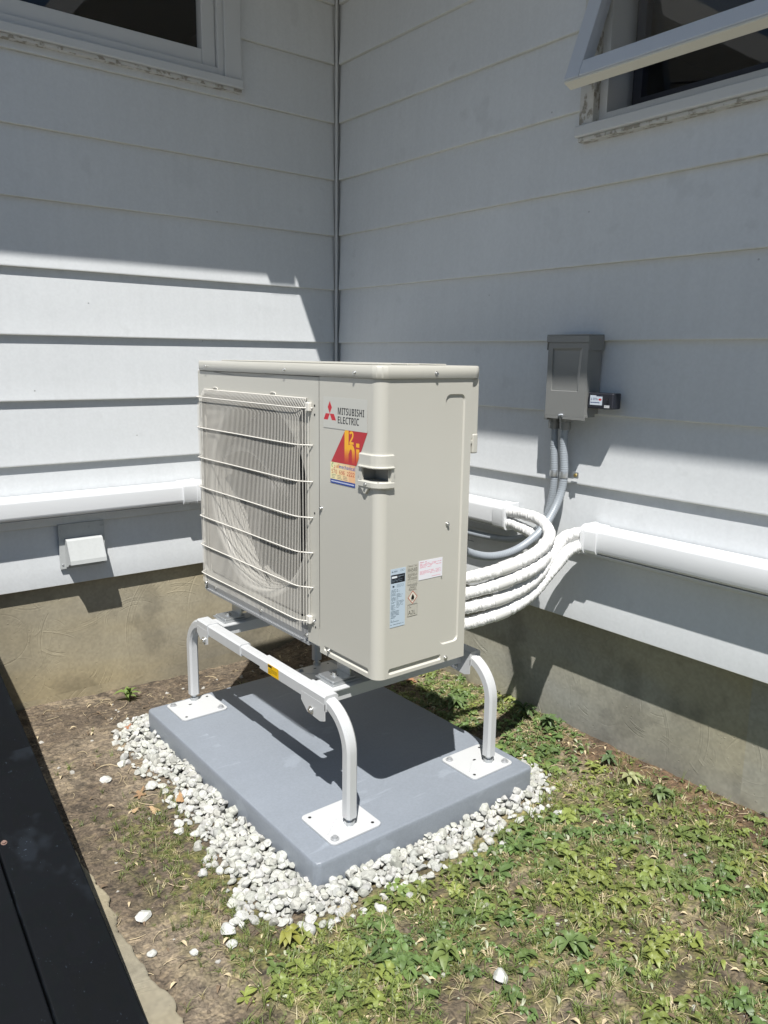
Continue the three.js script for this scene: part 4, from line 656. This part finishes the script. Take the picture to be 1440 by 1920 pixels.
{
  const r = rng(55), spots = stones.map(() => []);
  const put = (x, z, lift, sc) => { const e = Math.floor(r() * stones.length); spots[e].push([x, gy(x, z) + lift, z, sc * (0.55 + 0.85 * Math.pow(r(), 1.4)), r() * 6.28, (r() - 0.5) * 1.4, (r() - 0.5) * 1.4, 0.68 + 0.38 * r()]); };
  for (let layer = 0; layer < 3; layer++) for (let z = 0.15; z < 1.72; z += 0.0155) for (let x = -1.36; x < -0.15; x += 0.0155) {
    const px = x + (r() - 0.5) * 0.019, pz = z + (r() - 0.5) * 0.019, d = gravelDepth(px, pz) + 0.03 * (fbm(px * 16, pz * 16 + 9, 3) - 0.5), keep = r(); if (d < -0.9) continue;
    if (layer === 0 && ((d > 0.022 && keep < 0.92) || (d > -0.01 && keep < 0.42) || (d > -0.035 && keep < 0.07))) put(px, pz, 0.005, 0.0115);
    if (layer === 1 && d > 0.04 && keep < 0.75) put(px, pz, 0.015, 0.0118);
    if (layer === 2 && d > 0.055 && keep < 0.42) put(px, pz, 0.025, 0.0122);
  }
  const grp = thing('gravel', 'bed of pale grey crushed gravel round the edge of the pad', 'gravel'); grp.userData.kind = 'stuff';
  stones.forEach((g, k) => {
    const im = new THREE.InstancedMesh(g, M.stone, spots[k].length), o = new THREE.Object3D(), c = new THREE.Color(); im.name = 'gravel_stones'; im.castShadow = im.receiveShadow = true; im.userData.kind = 'stuff';
    spots[k].forEach(([x, y, z, s, a, b, e, t], i) => { o.position.set(x, y, z); o.rotation.set(b, a, e); o.scale.set(s * (0.8 + (i % 7) * 0.07), s * (0.75 + (i % 5) * 0.08), s); o.updateMatrix(); im.setMatrixAt(i, o.matrix); c.setRGB(t, t * (0.985 + (i % 3) * 0.012), t * (0.95 + (i % 4) * 0.02)); im.setColorAt(i, c); });
    grp.add(im);
  });
  const loose = [[-1.438, 1.313, 0.018, 'on the bare soil beside the kerb'], [-1.307, 1.476, 0.019, 'in the group of three, nearest the viewer'], [-1.284, 1.462, 0.014, 'in the group of three, middle one'], [-1.262, 1.452, 0.016, 'in the group of three, nearest the gravel'], [-1.319, 1.512, 0.013, 'half sunk in soil past the group of three'], [-1.393, 1.485, 0.009, 'tiny one in the dark soil'], [-1.464, 1.431, 0.011, 'lying close against the kerb edge'], [-1.302, 0.677, 0.017, 'alone on dry soil level with the pad'], [-0.924, 1.928, 0.018, 'out on the lawn in front'], [-0.37, 1.62, 0.014, 'in the weeds off the pad corner'], [-1.222, 1.02, 0.015, 'beside the fallen leaves'], [-1.214, 0.80, 0.020, 'broad flat one at the gravel edge']];
  loose.forEach(([x, z, s, where], i) => { const m = solo('loose_stone', stones[i % 7], M.stone, 'loose pale stone ' + where, 'stone', 'loose stones round the gravel'); m.position.set(x, gy(x, z) + s * 0.45, z); m.scale.set(s * 1.15, s * 0.85, s); m.rotation.y = i * 1.7; });
}

// ---------------------------------------------------------------- plants
function leafGeo(len, wid, cup, droop, n = 5) {         // one leaf along +z, lying flat, rounded tip
  const pos = [], idx = [];
  for (let i = 0; i <= n; i++) { const t = i / n, w = wid * Math.pow(Math.sin(Math.PI * clamp(0.06 + t * 0.93)), 0.75) * (0.55 + 0.6 * t), y = droop * t * (1 - t) * 4 - 0.12 * len * t * t; for (const s of [-1, 0, 1]) pos.push(s * w, y + cup * Math.abs(s) * w, t * len); }
  for (let i = 0; i < n; i++) for (const s of [0, 1]) { const a = i * 3 + s; idx.push(a, a + 3, a + 1, a + 1, a + 3, a + 4); }
  const g = new THREE.BufferGeometry(); g.setAttribute('position', new THREE.Float32BufferAttribute(pos, 3)); g.setIndex(idx); g.computeVertexNormals(); return g;
}
function rosette(seed, n, len, wid, up) {
  const r = rng(seed), out = []; for (let i = 0; i < n; i++) { const l = len * (0.65 + r() * 0.6); out.push(leafGeo(l, wid * l * (0.8 + r() * 0.4), 0.35 * r(), 0.012 * r(), 5).rotateX(-(up * (0.3 + r()))).rotateZ((r() - 0.5) * 0.7).rotateY(i / n * 6.28 + r() * 0.9).translate((r() - 0.5) * 0.008, 0.002 + r() * 0.006, (r() - 0.5) * 0.008)); }
  return join(out);
}
function tuft(seed, n, h, spread) {
  const r = rng(seed), out = [];
  for (let i = 0; i < n; i++) {
    const l = h * (0.5 + r() * 0.8), b = (0.4 + r() * 0.9) * spread, pos = [], idx = [], w = 0.0012 + r() * 0.0012; for (let k = 0; k <= 3; k++) { const t = k / 3; for (const s of [-1, 1]) pos.push(s * w * (1 - t * 0.85), l * t * (1 - 0.35 * b * t), l * b * t * t); }
    for (let k = 0; k < 3; k++) { const a = k * 2; idx.push(a, a + 2, a + 1, a + 1, a + 2, a + 3); } const g = new THREE.BufferGeometry(); g.setAttribute('position', new THREE.Float32BufferAttribute(pos, 3)); g.setIndex(idx); g.computeVertexNormals(); out.push(g.rotateY(r() * 6.28).translate((r() - 0.5) * 0.014, 0, (r() - 0.5) * 0.014));
  }
  return join(out);
}
M.leaf = phys([1, 1, 1], 0.52, { transmission: 0.34, thickness: 0, side: THREE.DoubleSide });
M.straw = std([1, 1, 1], 0.9, { side: THREE.DoubleSide });
function scatter(name, label, category, geos, mat, spots, hue, parentLabel) {
  const grp = thing(name, label, category); grp.userData.kind = 'stuff';
  geos.forEach((g, k) => {
    const mine = spots.filter((_, i) => i % geos.length === k), im = new THREE.InstancedMesh(g, mat, mine.length), o = new THREE.Object3D(), c = new THREE.Color(); im.name = name + '_mass'; im.castShadow = im.receiveShadow = true; im.userData.kind = 'stuff';
    mine.forEach(([x, z, s, a, t, tilt], i) => { o.position.set(x, gy(x, z) - 0.001, z); o.rotation.set((tilt ?? 0), a, (tilt ?? 0) * 0.6); o.scale.setScalar(s); o.updateMatrix(); im.setMatrixAt(i, o.matrix); const h = hue(t, x, z); c.setRGB(...h); im.setColorAt(i, c); });
    grp.add(im);
  });
}
const plain = (t, x, z) => { const yl = sstep(0.36, 0.66, fbm(x * 7, z * 7 + 12, 3)), k = 0.7 + 0.6 * t; return [mix(0.120, 0.225, yl) * k, mix(0.195, 0.265, yl) * k, mix(0.055, 0.060, yl) * k]; };
const greens = (t, x, z) => {                            // some grey-backed, some yellowing, most plain green
  const q = noise(x * 210 + 5, z * 210 + 3), k = 0.75 + 0.6 * t;
  return q > 0.80 ? [0.38 * k, 0.40 * k, 0.28 * k] : q < 0.14 ? [0.36 * k, 0.29 * k, 0.14 * k] : plain(t, x, z);
};
{
  const r = rng(808), weeds = [], singles = [], grass = [], straw = [], clods = [], inView = (x, z) => x < 0.075 && x > -1.9 && z > 0.05;
  const free = (x, z) => !(x > -1.09 && x < -0.325 && z > 0.45 && z < 1.49) && inView(x, z);
  for (let i = 0; i < 70000; i++) {
    const x = -1.6 + r() * 1.68, z = 0.5 + r() * 2.1, d = lawn(x, z), g = gravelDepth(x, z), k = r(); if (!free(x, z)) continue; const stop = g > 0.01 ? 0.04 : 1;
    if (k < d * 0.055 * stop) weeds.push([x, z, 0.35 + r() * 0.70, r() * 6.28, r()]);
    else if (k < d * 0.50 * stop) singles.push([x, z, 0.28 + r() * r() * 0.95, r() * 6.28, r(), (r() - 0.5) * 0.9]);
  }
  for (let i = 0; i < 24000; i++) { const x = -1.62 + r() * 1.68, z = 0.3 + r() * 2.3, d = lawn(x, z) * 0.42 + mossy(x, z) * 0.85 + 0.9 * Math.exp(-(((x + 1.27) / 0.13) ** 2 + ((z - 1.80) / 0.1) ** 2)) + 0.02; if (free(x, z) && r() < d * 0.55 && gravelDepth(x, z) < 0.012) grass.push([x, z, 0.30 + r() * 0.6 * (x < -1.15 && z < 1.6 ? 0.7 : 1), r() * 6.28, r()]); }
  for (let i = 0; i < 12000; i++) { const x = -1.62 + r() * 1.70, z = -0.02 + r() * 2.6, d = 0.12 + 0.6 * lawn(x, z) + 0.4 * sstep(-0.12, -0.02, x) + 0.3 * mossy(x, z) + 0.5 * sstep(0.14, 0.02, z); if (free(x, z) && r() < d && gravelDepth(x, z) < 0.0) straw.push([x, z, 0.4 + r() * 1.1, r() * 6.28, r(), (r() - 0.5) * 0.35]); }
  for (let i = 0; i < 11000; i++) { const x = -1.62 + r() * 1.70, z = -0.02 + r() * 2.6; if (free(x, z) && gravelDepth(x, z) < -0.01 && r() < 0.6) clods.push([x, z, 0.0015 + 0.008 * Math.pow(r(), 4), r() * 6.28, r(), r()]); }
  scatter('ground_cover', 'low broad-leaved green weeds spreading over the lawn', 'weeds', [rosette(1, 7, 0.028, 0.29, 0.25), rosette(2, 9, 0.024, 0.33, 0.2), rosette(3, 6, 0.033, 0.24, 0.35), rosette(4, 8, 0.024, 0.36, 0.18), rosette(8, 6, 0.020, 0.40, 0.15)], M.leaf, weeds, plain);
  scatter('clover', 'small scattered green leaves lying between the weeds', 'leaves', [leafGeo(0.022, 0.006, 0.3, 0.003, 4), leafGeo(0.016, 0.006, 0.2, 0.002, 4), leafGeo(0.028, 0.005, 0.4, 0.005, 4), leafGeo(0.014, 0.0035, 0.3, 0.002, 4)].map((g) => g.rotateX(-0.14).translate(0, 0.006, 0)), M.leaf, singles, greens);
  scatter('grass', 'thin blades of short grass among weeds and soil', 'grass', [tuft(5, 9, 0.035, 0.9), tuft(6, 12, 0.028, 1.2), tuft(7, 7, 0.045, 0.7)], M.leaf, grass, (t, x, z) => { const k = 0.6 + 0.7 * t; return t > 0.82 ? [0.40 * k, 0.35 * k, 0.20 * k] : [0.18 * k, 0.235 * k, 0.06 * k]; });
  const stalk = (l, b) => tube([[-l / 2, 0.0015, 0], [-l / 6, 0.004, b], [l / 4, 0.0035, b * 0.4], [l / 2, 0.0015, -b]], 0.0007, 5, 4);
  scatter('dry_stalks', 'dry straw and bits of dead stem littering the soil', 'straw', [stalk(0.03, 0.004), stalk(0.018, 0.002), stalk(0.045, 0.006), leafGeo(0.016, 0.0035, 0.5, 0.004, 3).translate(0, 0.003, 0)], M.straw, straw, (t, x, z) => { const k = 0.5 + 0.8 * t; return t > 0.55 ? [0.40 * k, 0.33 * k, 0.21 * k] : [0.17 * k, 0.12 * k, 0.075 * k]; });
  scatter('soil_crumbs', 'crumbs of brown soil and grit on the ground', 'soil', [stoneGeo(71), stoneGeo(72)], M.straw, clods, (t) => { const k = 0.6 + 0.6 * t; return t > 0.93 ? [0.34, 0.33, 0.30] : [0.17 * k, 0.135 * k, 0.095 * k]; });
}
// plants that stand out one by one
function plant(name, label, x, z, n, len, wid, up, col, seed, group) {
  const t = thing(name, label, 'plant', [x, gy(x, z), z], group), r = rng(seed), mat = phys(col.map((c) => c * 1.45), 0.55, { transmission: 0.3, thickness: 0, side: THREE.DoubleSide });
  part('stem', tube([[0, -0.01, 0], [0.003, len * 0.2 * up, 0.002], [0.002, len * 0.45 * up, 0.0]], 0.0022, 5, 6), mat, t);
  for (let i = 0; i < n; i++) { const l = len * (0.6 + r() * 0.6), h = len * 0.4 * up * (i / n); part('leaf', leafGeo(l, wid * l * (0.8 + r() * 0.4), 0.45, 0.008 + r() * 0.012, 7).rotateX(-(up * (0.25 + r() * 0.9))).rotateZ((r() - 0.5) * 0.5).rotateY(i * 2.4 + r() * 0.7).translate(0, 0.004 + h, 0), mat, t); }
}
plant('leafy_weed', 'upright green weed sprouting at the foundation beside the gravel', -1.030, 0.12, 12, 0.047, 0.21, 1.06, [0.112, 0.162, 0.036], 21, 'weeds that stand out');
plant('leafy_weed', 'tall dark green weed rising at the foot of the foundation behind the stand leg', 0.015, 1.145, 14, 0.054, 0.21, 0.94, [0.062, 0.100, 0.032], 22, 'weeds that stand out');
plant('leafy_weed', 'dark green clump along the foundation just past the tall weed', 0.005, 1.26, 15, 0.047, 0.24, 0.72, [0.067, 0.109, 0.036], 23, 'weeds that stand out');
plant('leafy_weed', 'small dark green rosette against the foundation above the bare patch', -0.02, 1.53, 12, 0.036, 0.26, 0.59, [0.067, 0.104, 0.040], 24, 'weeds that stand out');
plant('leafy_weed', 'pale silvery rosette on bare soil near the foundation mulch', -0.06, 1.635, 12, 0.040, 0.23, 0.51, [0.224, 0.237, 0.112], 25, 'weeds that stand out');
plant('leafy_weed', 'green rosette at the mulch edge beyond the pale rosette', -0.065, 1.74, 14, 0.036, 0.22, 0.47, [0.095, 0.133, 0.048], 26, 'weeds that stand out');
plant('leafy_weed', 'broad green rosette by the far corner of the pad in the shade', -0.13, 0.94, 15, 0.050, 0.24, 0.51, [0.078, 0.123, 0.036], 27, 'weeds that stand out');
plant('leafy_weed', 'broad round-leaved weed on the lawn in front of the near stand foot', -0.97, 1.815, 14, 0.040, 0.31, 0.38, [0.112, 0.152, 0.040], 28, 'weeds that stand out');
plant('leafy_weed', 'flat-leaved weed on the lawn at the edge of the front bare patch', -0.74, 1.955, 14, 0.041, 0.28, 0.34, [0.095, 0.142, 0.044], 29, 'weeds that stand out');
plant('leafy_weed', 'yellowish green weed at the gravel corner nearest the viewer', -1.215, 1.575, 12, 0.031, 0.28, 0.51, [0.179, 0.180, 0.032], 30, 'weeds that stand out');
function fallen(label, x, z, s, turn, lobes, col, lift = 0.006) {
  const S = new THREE.Shape(), n = 44; for (let i = 0; i <= n; i++) { const a = i / n * 6.283, q = 0.72 + (lobes ? 0.38 * Math.cos(a * lobes) : 0.12 * Math.cos(3 * a)) + 0.06 * Math.sin(9 * a), x0 = q * Math.cos(a) * 1.25, y0 = q * Math.sin(a) * 0.75; i ? S.lineTo(x0, y0) : S.moveTo(x0, y0); }
  let g = new THREE.ExtrudeGeometry(S, { depth: 0.02, bevelEnabled: false, steps: 1 }); const p = g.attributes.position; for (let i = 0; i < p.count; i++) p.setZ(i, p.getZ(i) + 0.22 * p.getX(i) ** 2 + 0.30 * Math.sin(p.getY(i) * 2.5 + turn) * 0.5); g.computeVertexNormals(); g.rotateX(-Math.PI / 2);
  const t = thing('fallen_leaf', label, 'leaf', [x, gy(x, z) + lift, z], 'fallen leaves'); const m = part('blade', g, std(col, 0.8, { side: THREE.DoubleSide }), t); m.scale.setScalar(s); m.rotation.set(0.12, turn, 0.1); const st = part('stalk', tube([[s * 0.8, 0.002, 0], [s * 1.3, 0.004, s * 0.1], [s * 1.8, 0.002, s * 0.15]], 0.0009, 5, 5), std(col, 0.8), t); st.rotation.y = turn;
}
fallen('brown lobed oak leaf lying on the bare soil', -1.254, 0.819, 0.019, 0.7, 5, [0.24, 0.15, 0.08]);
fallen('pale tan dead leaf on the soil below the oak leaf', -1.252, 0.925, 0.018, 2.0, 0, [0.36, 0.25, 0.14]);
fallen('small tan dead leaf at the soil beside the pale one', -1.30, 0.90, 0.010, 0.2, 0, [0.33, 0.23, 0.13]);
fallen('orange brown dead leaf tucked against the gravel', -1.178, 0.925, 0.019, 1.1, 0, [0.33, 0.20, 0.10], 0.015);
fallen('small reddish leaf lying on the gravel bed', -1.158, 0.47, 0.011, 0.4, 3, [0.27, 0.12, 0.06], 0.045);
fallen('rusty brown dead leaf in the shade behind the pad', -0.10, 0.66, 0.028, 0.9, 3, [0.28, 0.15, 0.08], 0.012);

renderer.render(scene, camera);
